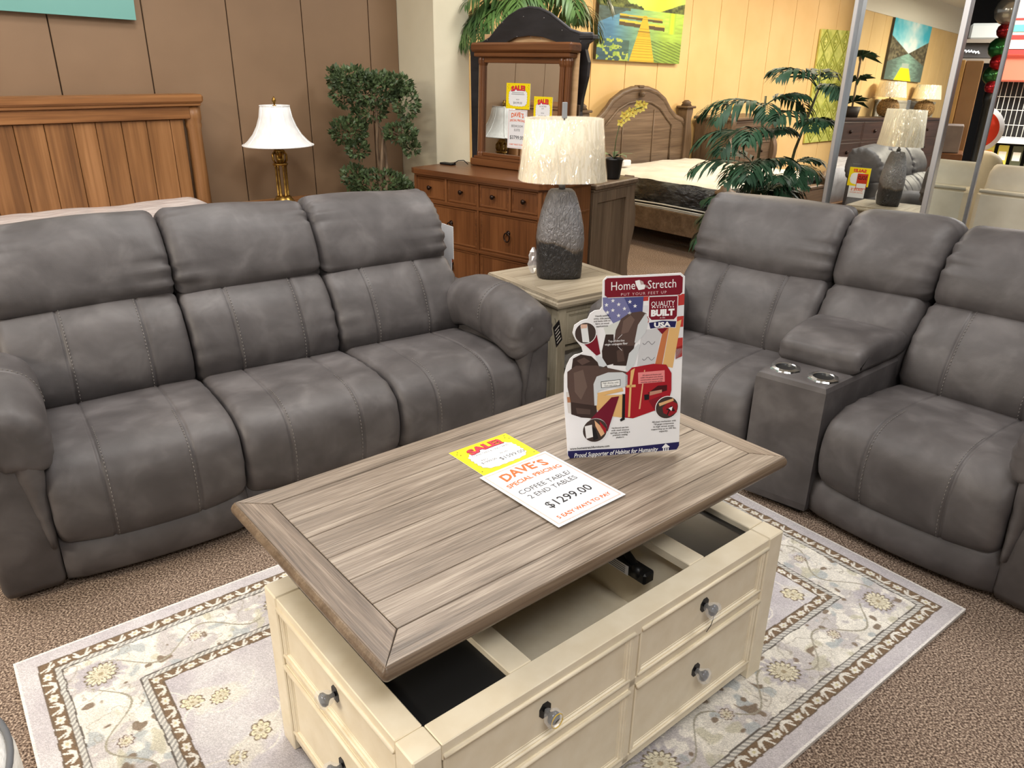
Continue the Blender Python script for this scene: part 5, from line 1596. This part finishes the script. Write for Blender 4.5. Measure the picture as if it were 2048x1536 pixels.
ch = thing('taupe_chest', 'taupe four-drawer chest against the yellow wall, behind the tall palm', 'chest', at_s(7.50, 5.28), az=50)
m = MB(); m.box(-.03, .93, -.03, .48, 1.02, 1.05, W_TAU, .008); m.box(0, .90, 0, .46, .06, 1.02, W_TAUZ); m.box(-.008, 0, .04, .42, .12, .96, W_TAUZ, .003); m.build('case', ch)
for x in (-.005, .835):
    p = MB(); prof = spline([(.02, 0), (-.05, 0), (-.04, .2), (-.01, .35), (-.03, .5), (-.06, .62), (-.05, .74), (-.01, .84), (-.03, .95), (-.04, 1.02), (.02, 1.02)], 50)
    p.prism([tuple(q) for q in prof], x, x + .07, W_TAUZ, 'yz', True); p.build('scrolled_post', ch)
for k in range(4):
    d = MB(); d.panel(.075, .825, .09 + .235 * k, .305 + .235 * k, STEP, W_TAU, None, -.005); do = d.build('drawer', ch)
    for x in (.25, .65):
        kn = MB(); kn.lathe([(.012, 0), (.016, .008), (.010, .02), (.004, .024)], KNOB_DK, 12, X=Matrix.Translation((x, -.01, .2 + .235 * k)) @ Matrix.Rotation(PI / 2, 4, 'X')); kn.build('knob', do)
fg = thing('figurine', 'small black and gold figurine on the taupe chest', 'ornament', at_s(7.72, 5.45, 1.051))
m = MB(); m.lathe([(.035, 0), (.04, .01), (.015, .02), (.012, .05)], BLACKPL, 12); m.tube([(0, 0, .05), (-.03, 0, .09), (-.045, 0, .14), (-.06, 0, .16)], [.022, .026, .014, .009], BLACKPL, 8); m.build('figure', fg)
m = MB(); m.tube([(0, 0, .08), (.03, 0, .11), (.06, 0, .13)], [.02, .022, .006], flat('gold_leaf', rgb(226, 180, 80), .3, .6), 8); m.build('gilt_body', fg)

def dock_fn(u, v):
    x = u; y = v
    sky = mixc((232, 246, 84), (150, 226, 176), np.clip(np.abs(x - .72) * 1.5 + (y - .8) * .6, 0, 1))
    water = mixc((96, 150, 190), (186, 226, 96), np.clip(x * 1.6 - .25, 0, 1)); water = water * (.75 + .35 * np.clip(y * 1.3, 0, 1))[:, None]
    f = fbm(x * 9, y * 40, 3); water = water * (.86 + .3 * f)[:, None]
    water = np.where(((x > .82) & (x < .9) & (y > .35))[:, None], mixc((226, 236, 60), (150, 206, 90), np.abs(x - .86) * 20), water)
    c = np.where((y > .60)[:, None], sky, water)
    nz = (fbm(x * 12, y * 3, 3) - .5) * .12
    hill = .60 + np.clip(.30 - x * .62, 0, 1) + nz * (x < .5) + np.clip((x - .70) * .42, 0, 1) * (1 + nz)
    tree = (y < hill) & (y > .60 - .03 * (x < .35))
    c = np.where(tree[:, None], mixc((62, 70, 50), (130, 142, 76), fbm(x * 30, y * 30, 3) * 2 - .5), c)
    c = np.where(((y < .60) & (y > .60 - (.18 - x * .5)) & (x < .34))[:, None], mixc((70, 80, 70), (96, 120, 120), fbm(x * 20, y * 50, 2)), c)
    lily = (fbm(x * 26, y * 26, 2) > .58) & (y < .30 - .2 * x) & (x < .36)
    c = np.where(((y < .24) & (x < .36))[:, None], c * .55 + np.array((52, 66, 56)) * .45, c)
    c = np.where(lily[:, None], mixc((120, 160, 70), (206, 214, 110), fbm(x * 50, y * 50, 2)), c)
    c = np.where(((x > .6) & (y < .26) & (np.abs(np.sin((y * 1.0 + x * .35) * 90)) > .8))[:, None], c * .72, c)
    def fill(mask, col):
        nonlocal c
        c = np.where(mask[:, None], np.asarray(col, float), c)
    fill((x > .23) & (x < .74) & (y > .50 + .015 - .03 * (x - .23)) & (y < .535 - .03 * (x - .23)), (208, 190, 74)); fill((x > .23) & (x < .74) & (y > .485 - .03 * (x - .23)) & (y < .512 - .03 * (x - .23)), (96, 84, 56))
    fill((x > .23) & (x < .77) & (y > .445 - .05 * (x - .23)) & (y < .472 - .05 * (x - .23)), (222, 204, 82)); fill((x > .23) & (x < .77) & (y > .405 - .05 * (x - .23)) & (y < .447 - .05 * (x - .23)), (92, 80, 56))
    hw = .022 + (.53 - y) * .245; cx = .525
    fill((y < .535) & (np.abs(x - cx) < hw), (222, 186, 62))
    fill((y < .535) & (np.abs(x - cx) < hw) & (np.sin(2 * PI / (.018 + .05 * (.53 - y)) * y) > .86), (170, 134, 44))
    fill((y > .345) & (y < .36) & (np.abs(x - cx) < hw + .01), (140, 112, 44))
    return c
canvas_thing('dock_painting', 'bright canvas of a yellow dock on a lake above the carved bed', 1.28, .80, at_s(5.845, 5.755, 1.625), 50, dock_fn, 260, 170, flat('canvas_dark_edge', rgb(74, 70, 60), .6), roll=.028)

# green embossed tile panels
TIL = noisy('lime_tile', rgb(176, 184, 84), rgb(226, 226, 130), 10, (1, 1, 1), .4, 3)
tpn = thing('tile_panel', 'lime green embossed diamond panel on the yellow wall behind the tall palm', 'wall panel', at_s(9.93, 5.765, .62), az=50)
m = MB(); m.box(0, .74, 0, .03, 0, 1.40, TIL, .004); m.build('panel', tpn)
for k in range(5):
    for j in range(3):
        x, z = .123 + .247 * j, .14 + .28 * k
        d = MB()
        for q in (1.0, .55):
            d.tube([(x, -.004, z + .135 * q), (x + .118 * q, -.004, z), (x, -.004, z - .135 * q), (x - .118 * q, -.004, z), (x, -.004, z + .135 * q)], .010, flat('lime_ridge', rgb(160, 166, 70), .45), 6)
        d.lathe([(.03, 0), (.02, .012), (.002, .016)], TIL, 8, X=Matrix.Translation((x, 0, z)) @ Matrix.Rotation(PI / 2, 4, 'X'))
        d.build('diamond_relief', tpn)
# ---------------------------------------------------------------- mirror-clad column
PA = Vector((1.929, 4.82, 0)); PAZ = 136.57
pd = Vector((.687, -.727, 0)); pn = Vector((.727, .687, 0))
def PX(x, y, z=0.0):
    return PA + pd * x + pn * y + Vector((0, 0, z))
FWD, SDW = .595, .685
col = thing('mirror_column', 'square column clad in tall chrome-edged mirrors behind the loveseat', 'mirror', PA, az=PAZ)
m = MB(); m.box(.012, FWD - .012, .08, SDW - .01, 0, 3.0, flat('column_core', rgb(90, 90, 92), .8)); m.build('column_core', col)
TILT = -.020
m = MB(); m.box(.004, FWD - .012, .0, .008, 0, 2.98, MIRROR); o = m.build('mirror_panel', col); o.rotation_euler = (TILT, 0, 0); o.location = (0, -.026, 0)
m = MB(); m.box(FWD - .008, FWD, .012, SDW - .012, 0, 2.98, MIRROR); m.build('mirror_panel', col)
for x0, x1, y0, y1 in ((-.012, .014, -.04, .08), (FWD - .028, FWD + .004, -.04, .012), (FWD - .004, FWD + .012, SDW - .012, SDW + .012)):
    m = MB(); m.box(x0, x1, y0, y1, 0, 2.985, CHROME, .003); m.build('chrome_edge', col)

# ---------------------------------------------------------------- cream sofa and what is seen past the column
CRM = noisy('cream_upholstery', rgb(206, 198, 178), rgb(224, 217, 198), 6, (1, 1, 1), .7, 3, .15, 200, .002)
cs = thing('cream_sofa', 'cream upholstered sofa seen from behind, beside the mirrored column', 'sofa', PX(FWD + .018, .70), az=PAZ)
m = MB(); m.box(0, 2.1, 0, .14, .06, .905, CRM, .03); m.tube([(.02, -.002, .90), (2.08, -.002, .90)], .012, CRM, 8); m.build('back_frame', cs)
m = MB(); m.box(.02, 2.08, .1, .95, .06, .30, CRM, .02); m.build('base', cs)
for x0 in (.0, 1.9):
    m = MB(); m.box(x0, x0 + .2, .1, .98, .06, .62, CRM, .05); m.build('arm', cs)
FY = lambda e, a, b: Vector((e, a, b))
for k in range(3):
    x0 = .002 + .70 * k
    m = MB(); cushion(m, [(.10, .50), (.10, .80), (.13, .98), (.20, 1.035), (.28, .99), (.34, .75), (.38, .50)], x0, x0 + .698, FY, CRM, .035, 40, 20, .01, (), .008, 90 + k); m.build('back_cushion', cs)
    m = MB(); cushion(m, [(.25, .30), (.25, .46), (.60, .48), (.93, .46), (.97, .38), (.93, .30)], x0 + .16 * (k == 0), x0 + .665 - .16 * (k == 2), FY, CRM, .04, 40, 20, .008, (), 0, 94); m.build('seat_cushion', cs)
rc = thing('cream_recliner', 'cream recliner with rounded back beyond the cream sofa', 'chair', (3.30, 6.55, 0), az=120)
TAN = noisy('tan_upholstery', rgb(196, 182, 148), rgb(212, 200, 168), 6, (1, 1, 1), .7)
m = MB(); cushion(m, [(-.05, .3), (-.1, .7), (-.06, .93), (.03, .985), (.1, .93), (.12, .6), (.12, .3)], 0, .62, FY, TAN, .12, 40, 20, .01, (), .004, 97); m.build('backrest', rc)
m = MB(); m.box(0, .62, .05, .75, .05, .44, TAN, .05); m.build('seat', rc)
for x in (-.14, .60):
    m = MB(); m.box(x, x + .16, .0, .75, .05, .62, TAN, .06); m.build('arm', rc)
ds = thing('disc_sign', 'round red sign with white rim on a black stand, beyond the cream sofa', 'sign', (4.30, 7.5, 0), az=118)
m = MB(); m.lathe([(.205, 0), (.205, .02)], PAPER_W, 40, X=Matrix.Translation((0, 0, 1.068)) @ Matrix.Rotation(PI / 2, 4, 'X')); m.build('rim_board', ds)
m = MB(); m.lathe([(.165, 0), (.165, .022)], flat('sign_red', rgb(238, 70, 42), .45), 40, X=Matrix.Translation((0, 0, 1.068)) @ Matrix.Rotation(PI / 2, 4, 'X')); m.build('red_disc', ds)
m = MB(); m.lathe([(.16, 0), (.16, .015), (.015, .03), (.015, .90)], BLACKPL, 18, (0, .03, 0)); m.build('stand', ds)
# shop front far behind: striped fascia, red awning, folding grille over a counter
SF = (4.9, 10.6, 0)
RW_ = flat('shop_white', rgb(246, 244, 236), .6); RR_ = flat('shop_red', rgb(226, 60, 58), .6); TE_ = flat('shop_teal', rgb(96, 206, 190), .6); CO_ = flat('shop_coral', rgb(222, 108, 84), .6)
sf = thing('striped_fascia', 'white shop fascia with teal and red stripes at the far right', 'sign', (4.7, 10.75, 0), az=125)
m = MB(); m.box(0, 4.2, 0, .115, 1.80, 2.95, RW_); m.build('fascia_board', sf)
for z0, z1, c_ in ((1.985, 2.06, TE_), (1.905, 1.95, RR_), (2.11, 2.13, RR_)):
    m = MB(); m.box(0, 4.2, -.012, 0, z0, z1, c_); m.build('stripe', sf)
aw = MB(); aw.loft([[(x, .02, 1.79), (x, -.10, 1.70), (x, -.14, 1.46), (x, -.12, 1.44), (x, .02, 1.62)] for x in (0, 4.2)], CO_, False); aw.box(0, 4.2, -.16, -.10, 1.74, 1.79, RR_)
aw = aw.build('red_awning', None, (4.7, 10.75, 0), math.radians(-35)); tag(aw, 'red shop awning below the striped fascia at the far right', 'awning')
gr = thing('security_grille', 'white folding bar grille over a dark shop window at the far right', 'grille', (4.7, 10.75, 0), az=125)
WBAR = flat('white_bar', rgb(222, 222, 218), .5)
for k in range(56):
    m = MB(); x = .2 + .055 * k; m.tube([(x, .06, .80), (x, .06, 1.45)], .0045, WBAR, 6); m.build('bar', gr)
for z in (.81, .95, 1.12, 1.27):
    m = MB(); m.tube([(.2, .06, z), (3.25, .06, z)], .004, WBAR, 6); m.build('cross_bar', gr)
m = MB(); m.box(.0, 4.2, .12, .2, .3, 1.8, flat('dark_shop_interior', rgb(26, 24, 26), .8))
m = m.build('wall_shopfront', None, (4.7, 10.75, 0), math.radians(-35)); structure(m)
cn = thing('shop_counter', 'white topped shop counter below the grille at the far right', 'counter', (4.7, 10.75, 0), az=125)
m = MB(); m.box(.2, 4.0, -.30, .10, .43, .47, RW_); m.build('counter_top', cn)
m = MB(); m.box(.25, 3.95, -.25, .08, .0, .43, W_DARK); m.build('counter_base', cn)
sh_ = MB(); sh_.box(.2, 4.0, -.28, .10, .76, .80, RW_); sh_ = sh_.build('display_shelf', None, (4.7, 10.75, 0), math.radians(-35)); tag(sh_, 'white display shelf above the shop counter at the far right', 'shelf')
rnd = random.Random(14)
for k in range(14):
    g_ = MB(); x = .5 + .15 * k
    c1 = rnd.choice(((70, 74, 54), (90, 92, 60), (206, 74, 60), (196, 186, 80), (84, 100, 92)))
    g_.box(x, x + .11, -.2, -.14, .50, .73, flat('pack_%d_%d_%d' % c1, rgb(*c1), .4), .006); o = g_.build('blister_pack', None, (4.7, 10.75, 0), math.radians(-35))
    lb = MB(); c2 = rnd.choice(((240, 220, 60), (236, 236, 226), (240, 120, 50))); lb.box(x + .015, x + .095, -.203, -.2, .56, .66, flat('pack_%d_%d_%d' % c2, rgb(*c2), .4)); lb.build('label', o)
    tag(o, 'small hanging goods pack in the row above the shop counter at the far right', 'pack', 'goods packs under the display shelf')
yb = MB(); yb.box(.55, .95, -.2, .0, .80, .86, PAPER_Y, .004); yb = yb.build('yellow_box', None, (4.7, 10.75, 0), math.radians(-35)); tag(yb, 'yellow box lying on the display shelf at the far right', 'box')
gb = MB(); gb.box(.62, .90, -.10, .04, .88, 1.28, flat('grey_board', rgb(92, 92, 88), .7), .004); gb = gb.build('grey_screen', None, (4.7, 10.75, 0), math.radians(-35)); tag(gb, 'dark grey panel standing in front of the grille beside the red disc sign', 'panel')

# ---------------------------------------------------------------- things the column mirrors show
def nook(name, label, cat, s, t, z=0.0): return thing(name, label, cat, at_s(s, t, z), az=50)
def espresso(label, s, W):
    dc = nook('espresso_dresser', label, 'dresser', s, 4.72)
    m = MB(); m.box(-.02, W + .02, -.02, .42, 1.155, 1.19, W_DARK, .006); m.box(0, W, 0, .41, .05, 1.155, W_DARK); m.build('case', dc)
    for k in range(4):
        for j in range(2):
            x0 = .03 + j * (W - .03) / 2
            d = MB(); d.panel(x0, x0 + (W - .09) / 2, .08 + .27 * k, .325 + .27 * k, STEP, W_DARK, None, 0); do = d.build('drawer', dc)
            kn = MB(); kn.lathe([(.024, 0), (.024, .012), (.014, .024)], KNOB_DK, 14, X=Matrix.Translation((x0 + (W - .09) / 4, -.004, .2 + .27 * k)) @ Matrix.Rotation(PI / 2, 4, 'X')); kn.build('knob', do)
    return dc
espresso('dark espresso dresser in the column mirror, holding the broad leaved plant', -3.05, 1.85)
espresso('dark espresso dresser in the column mirror, holding the two wicker lamps', -5.60, 2.45)
WICK = noisy('wicker', rgb(92, 66, 36), rgb(176, 140, 90), 60, (1, 1, 1), .7, 2)
SHG = fabric_shade('oatmeal_shade', rgb(196, 186, 164), rgb(214, 204, 184))
def wicker(label, s):
    l = nook('wicker_lamp', label, 'lamp', s, 4.93, 1.191)
    b = MB(); b.lathe([(.06, 0), (.11, .03), (.138, .08), (.147, .13), (.135, .19), (.095, .24), (.04, .268)], WICK, 24)
    for k in range(12):
        z = .02 + .020 * k; r_ = .150 * math.sqrt(max(.05, 1 - ((z - .13) / .15) ** 2)); b.tube([(r_ * (1 + .02 * (j % 2)) * math.cos(PI * j / 16), r_ * (1 + .02 * (j % 2)) * math.sin(PI * j / 16), z + .005 * (-1) ** j) for j in range(33)], .009, WICK, 5)
    b.build('wicker_base', l)
    b = MB(); b.lathe([(.010, .26), (.010, .38)], BLACKPL, 8); b.build('stem', l)
    b = MB(); o_ = [(.225, .285), (.185, .505)]; b.lathe(o_ + [(r_ - .003, z) for r_, z in reversed(o_)], SHG, 36, caps=False); so_ = b.build('lamp_shade', l)
    b = MB(); b.lathe([(.228, .283), (.207, .39), (.188, .508)], WRAP, 36, caps=False); b.build('plastic_wrap', so_)
    return l
wicker('wicker ball lamp on the espresso dresser, nearer the potted plant', -3.56)
wicker('wicker ball lamp on the espresso dresser, farther from the potted plant', -5.30)
GRW = wood('grey_wash', rgb(150, 144, 132), rgb(176, 170, 158), rgb(196, 190, 178), 'x', .6)
gw = nook('grey_headboard', 'grey washed headboard against the yellow wall behind the wicker lamps', 'headboard', -6.6, 5.155)
m = MB(); m.box(0, 2.9, -.005, .02, .1, 1.40, GRW, .004); m.box(-.02, 2.92, -.012, .025, 1.40, 1.44, GRW, .004)
for x in (.06, 1.02, 1.98): m.box(x, x + .86, -.011, -.005, 1.1, 1.37, GRW, .002)
m.build('panel', gw)
gc = nook('grey_cabinet', 'grey panelled cabinet beside the espresso dresser at the yellow side wall', 'cabinet', -6.75, 4.70)
m = MB(); m.box(0, 1.10, 0, .42, 0, 1.10, GRW, .006); m.build('case', gc)
for x in (.05, .57):
    d = MB(); d.panel(x, x + .48, .62, 1.05, STEP, GRW, None, 0); d.build('door', gc)
    d = MB(); d.panel(x, x + .48, .08, .58, STEP, GRW, None, 0); d.build('door', gc)
def pier_fn(u, v):
    sky = mixc((232, 246, 244), (70, 188, 214), np.clip(np.abs(u - .5) * 1.8 + (v - .75) * .8 + (fbm(u * 8, v * 5, 4) - .5) * 1.1, 0, 1))
    wat = mixc((150, 190, 172), (92, 108, 98), np.clip(np.abs(u - .5) * 2.2 + (fbm(u * 14, v * 40, 3) - .4) * .8, 0, 1))
    c = np.where((v > .47)[:, None], sky, wat)
    hl = .47 + np.abs(u - .5) * .50
    c = np.where(((v < hl) & (v > .47 - np.abs(u - .5) * .35))[:, None], mixc((70, 62, 46), (132, 124, 96), fbm(u * 30, v * 30, 3) * 2 - .5), c)
    hw = .10 + (.24 - v) * .55
    c = np.where(((v < .30) & (np.abs(u - .52) < .09 + (.30 - v) * .1) & (v > .2))[:, None], np.array((176, 190, 176.)), c)
    return np.where(((v < .22) & (np.abs(u - .52) < hw))[:, None], np.array((240, 226, 30.)), c)
canvas_thing('pier_painting', 'wide canvas of a yellow pier on a grey lake, seen in the column mirror', 1.76, .86, at_s(-5.52, 5.150, 1.735), 50, pier_fn, 100, 140, flat('canvas_dark_edge', rgb(74, 70, 60), .6))
rp = nook('potted_dracaena', 'broad leaved potted plant at the end of the espresso dresser, seen in the column mirror', 'plant', -1.95, 4.86, 1.191)
m = MB(); m.lathe([(.09, 0), (.115, .14), (.105, .14)], flat('dark_pot', rgb(54, 44, 38), .6), 18); m.build('pot', rp)
m = MB(); m.tube([(0, 0, .1), (.01, 0, .4), (0, .01, .78)], .014, BARK, 6); m.build('stem', rp)
rnd = random.Random(17)
for z, k in ((.20, 12), (.48, 12), (.78, 16)):
    f_ = MB()
    for j in range(k):
        a_ = 2 * PI * j / k + z * 9; d = Vector((math.cos(a_), math.sin(a_), rnd.uniform(.0, .9))).normalized(); s_ = d.cross(Vector((0, 0, 1))).normalized() * .036; L = rnd.uniform(.22, .30)
        b_ = Vector((0, 0, z)); f_.add([b_, b_ + d * L * .5 + s_, b_ + d * L * .5 - s_, b_ + d * L + Vector((0, 0, -L * .35))], [(0, 1, 3), (0, 3, 2)], LEAF2, True)
    f_.build('foliage', rp)

# goods reflected in the narrow side mirror, stacked off to the right
CARD_ = noisy('cardboard', rgb(196, 152, 92), rgb(214, 170, 108), 4, (1, 1, 1), .75); CARDD = noisy('brown_board', rgb(150, 112, 74), rgb(166, 126, 84), 4)
def store(name, label, cat, x0, x1, y0, y1, z0, z1, mat, loc, az=155, bev=.006, group=None):
    m = MB(); m.box(x0, x1, y0, y1, z0, z1, mat, bev); o = m.build(name, None, loc, math.radians(90 - az)); return tag(o, label, cat, group)
store('tall_carton', 'tall tan cardboard carton reflected in the narrow side mirror', 'box', .002, .26, 0, .5, 0, 1.66, CARD_, (6.02, 6.15, 0))
store('tall_carton', 'tall brown cardboard carton beside the tan one, reflected in the narrow side mirror', 'box', -.15, -.002, .02, .5, 0, 1.655, CARDD, (6.02, 6.15, 0))
store('grey_ottoman', 'mauve grey square ottoman on a wood cabinet, reflected in the narrow side mirror', 'ottoman', .0, .36, -.36, -.06, .845, 1.09, noisy('mauve_fabric', rgb(120, 104, 98), rgb(136, 120, 112), 8, (1, 1, 1), .8), (5.93, 6.22, 0))
store('wood_cabinet', 'low brown wood cabinet under the mauve ottoman, reflected in the narrow side mirror', 'cabinet', -.04, .50, -.44, -.03, 0, .843, W_BRN, (5.93, 6.22, 0))
bal = thing('foil_balloons', 'red, green and silver foil balloons on a black pole, in the narrow side mirror', 'balloon', (5.22, 6.03, 0))
m = MB(); m.lathe([(.2, 0), (.2, .02), (.03, .04), (.03, 1.3), (.04, 1.32), (.04, 1.40)], BLACKPL, 16); m.build('pole', bal)
for c, R, col_ in (((-.0, .0, 2.04), .11, (196, 190, 180)), ((.0, .0, 1.885), .06, (150, 30, 34)), ((.02, .0, 1.75), .085, (52, 118, 62)), ((-.02, .0, 1.64), .065, (190, 40, 44)), ((.03, .0, 1.535), .075, (60, 110, 64)), ((-.01, .0, 1.44), .055, (200, 50, 60))):
    b = MB(); b.lathe([(.001, -1), (.5, -.86), (.87, -.5), (1, 0), (.87, .5), (.5, .86), (.001, 1)], flat('foil_%d_%d' % col_[:2], rgb(*col_), .18, .75), 18, X=Matrix.Translation(c) @ Matrix.Diagonal((R, R, R * 1.05, 1))); b.build('balloon', bal)
sb = thing('lit_shop_sign', 'dark shop sign with white lettering strokes reflected in the narrow side mirror', 'sign', (8.02, 7.30, 0), az=155)
m = MB(); m.box(-.1, .6, 0, .2, 1.69, 1.86, flat('sign_charcoal', rgb(70, 66, 66), .6), .01); m.box(-.12, .62, -.05, .2, 1.86, 1.90, flat('sign_cap', rgb(140, 128, 116), .6)); m.box(-.12, .62, -.05, .2, 1.64, 1.69, flat('sign_cap', rgb(140, 128, 116), .6)); m.build('sign_board', sb)
m = MB(); m.tube([(.30 - .010 * k, -.012, 1.78 + .016 * math.sin(k * 1.9) - .001 * k) for k in range(24)], .007, flat('sign_white', rgb(246, 248, 250), .5, emit=1.2), 6); m.build('script_stroke', sb)
store('white_awning_panel', 'white curved canopy panel high up, reflected in the narrow side mirror', 'panel', -.1, .40, 0, .2, 1.92, 2.12, flat('canopy_white', rgb(222, 224, 222), .5), (9.0, 7.95, 0), 155, .03)

# ---------------------------------------------------------------- small things round the sofas
tg = thing('sold_card', 'sold-stickered sale card hung on the right end of the three-seat sofa back', 'card', (-.346, 3.79, .56), az=-34.5)
b = MB(); b.box(-.09, .09, -.001, .001, .14, .30, PAPER_W); b.build('sale_card', tg)
b = MB(); b.box(-.07, .07, -.001, .001, 0, .14, PAPER_W); b.build('price_sheet', tg)
a = Art(lambda x, y, h: Vector((x, -.0012 - h, y)))
a.rect(-.09, .14, .09, .30, (250, 224, 20), 0.4)
a.poly([(.075 * (abs(math.cos(PI * k / 30)) ** .6) * (1 if math.cos(PI * k / 30) > 0 else -1) * (1 - .06 * abs(math.sin(k * .9))), .205 + .05 * (abs(math.sin(PI * k / 30)) ** .6) * (1 if math.sin(PI * k / 30) > 0 else -1)) for k in range(60)], (245, 245, 248), 1)
a.text('SALE!', .0, .262, (226, 46, 60), height=.026, width=.11, layer=2, bold=.05)
a.rect(-.075, .12, .015, .25, (196, 56, 36), 3); a.text('SOLD', -.03, .20, (20, 16, 16), height=.032, width=.075, layer=4, bold=.02); a.rect(-.07, .125, .01, .165, (240, 240, 240), 4)
a.text('DAVE\u00b4S', 0, .10, (232, 106, 46), height=.022, width=.10, layer=2, bold=.03); a.text('SPECIAL PRICING', 0, .08, (232, 106, 46), height=.01, width=.11, layer=2)
a.build('printed_face', tg)
ht = MB(); ht.box(-.03, .03, -.0012, .0012, -.11, 0, flat('black_tag', rgb(26, 24, 24), .3), .001)
for k in range(5): ht.box(-.02, .02 - .006 * (k % 2), -.0016, -.0012, -.095 + .017 * k, -.090 + .017 * k, flat('tag_ink', rgb(206, 200, 190), .5))
ht.tube([(0, 0, -.005), (-.004, 0, .03)], .001, BLACKPL, 5)
ht = ht.build('hang_tag', None, (.186, 3.135, .568)); ht.rotation_euler = (0, -.35, math.radians(60)); tag(ht, 'black hang tag dangling from the outer side of the sofa arm by the end table', 'tag')

ot = thing('round_ottoman', 'pale ribbed round ottoman at the bottom left corner beside the rug', 'ottoman', (-1.155, .905, 0))
RIB = noisy('ribbed_ivory', rgb(214, 212, 208), rgb(236, 234, 230), 60, (1, 1, 6), .8, 2, .4, 90, .004)
m = MB()
pf = [(.255, .03), (.27, .05)] + [(.274 + .003 * (k % 2), .07 + .016 * k) for k in range(20)] + [(.27, .395), (.25, .41)] + [(.24 - .012 * k, .416 + .0022 * (k % 2) + .0004 * k) for k in range(20)]
m.lathe(pf, RIB, 56); m.build('upholstery', ot)
m = MB(); m.tube([(.268 * math.cos(PI * j / 28), .268 * math.sin(PI * j / 28), .406) for j in range(57)], .006, flat('charcoal_piping', rgb(96, 98, 102), .7), 6); m.build('piping', ot)
m = MB(); m.lathe([(.20, 0), (.22, .03)], BLACKPL, 24); m.build('plinth', ot)
bpy.context.view_layer.update()
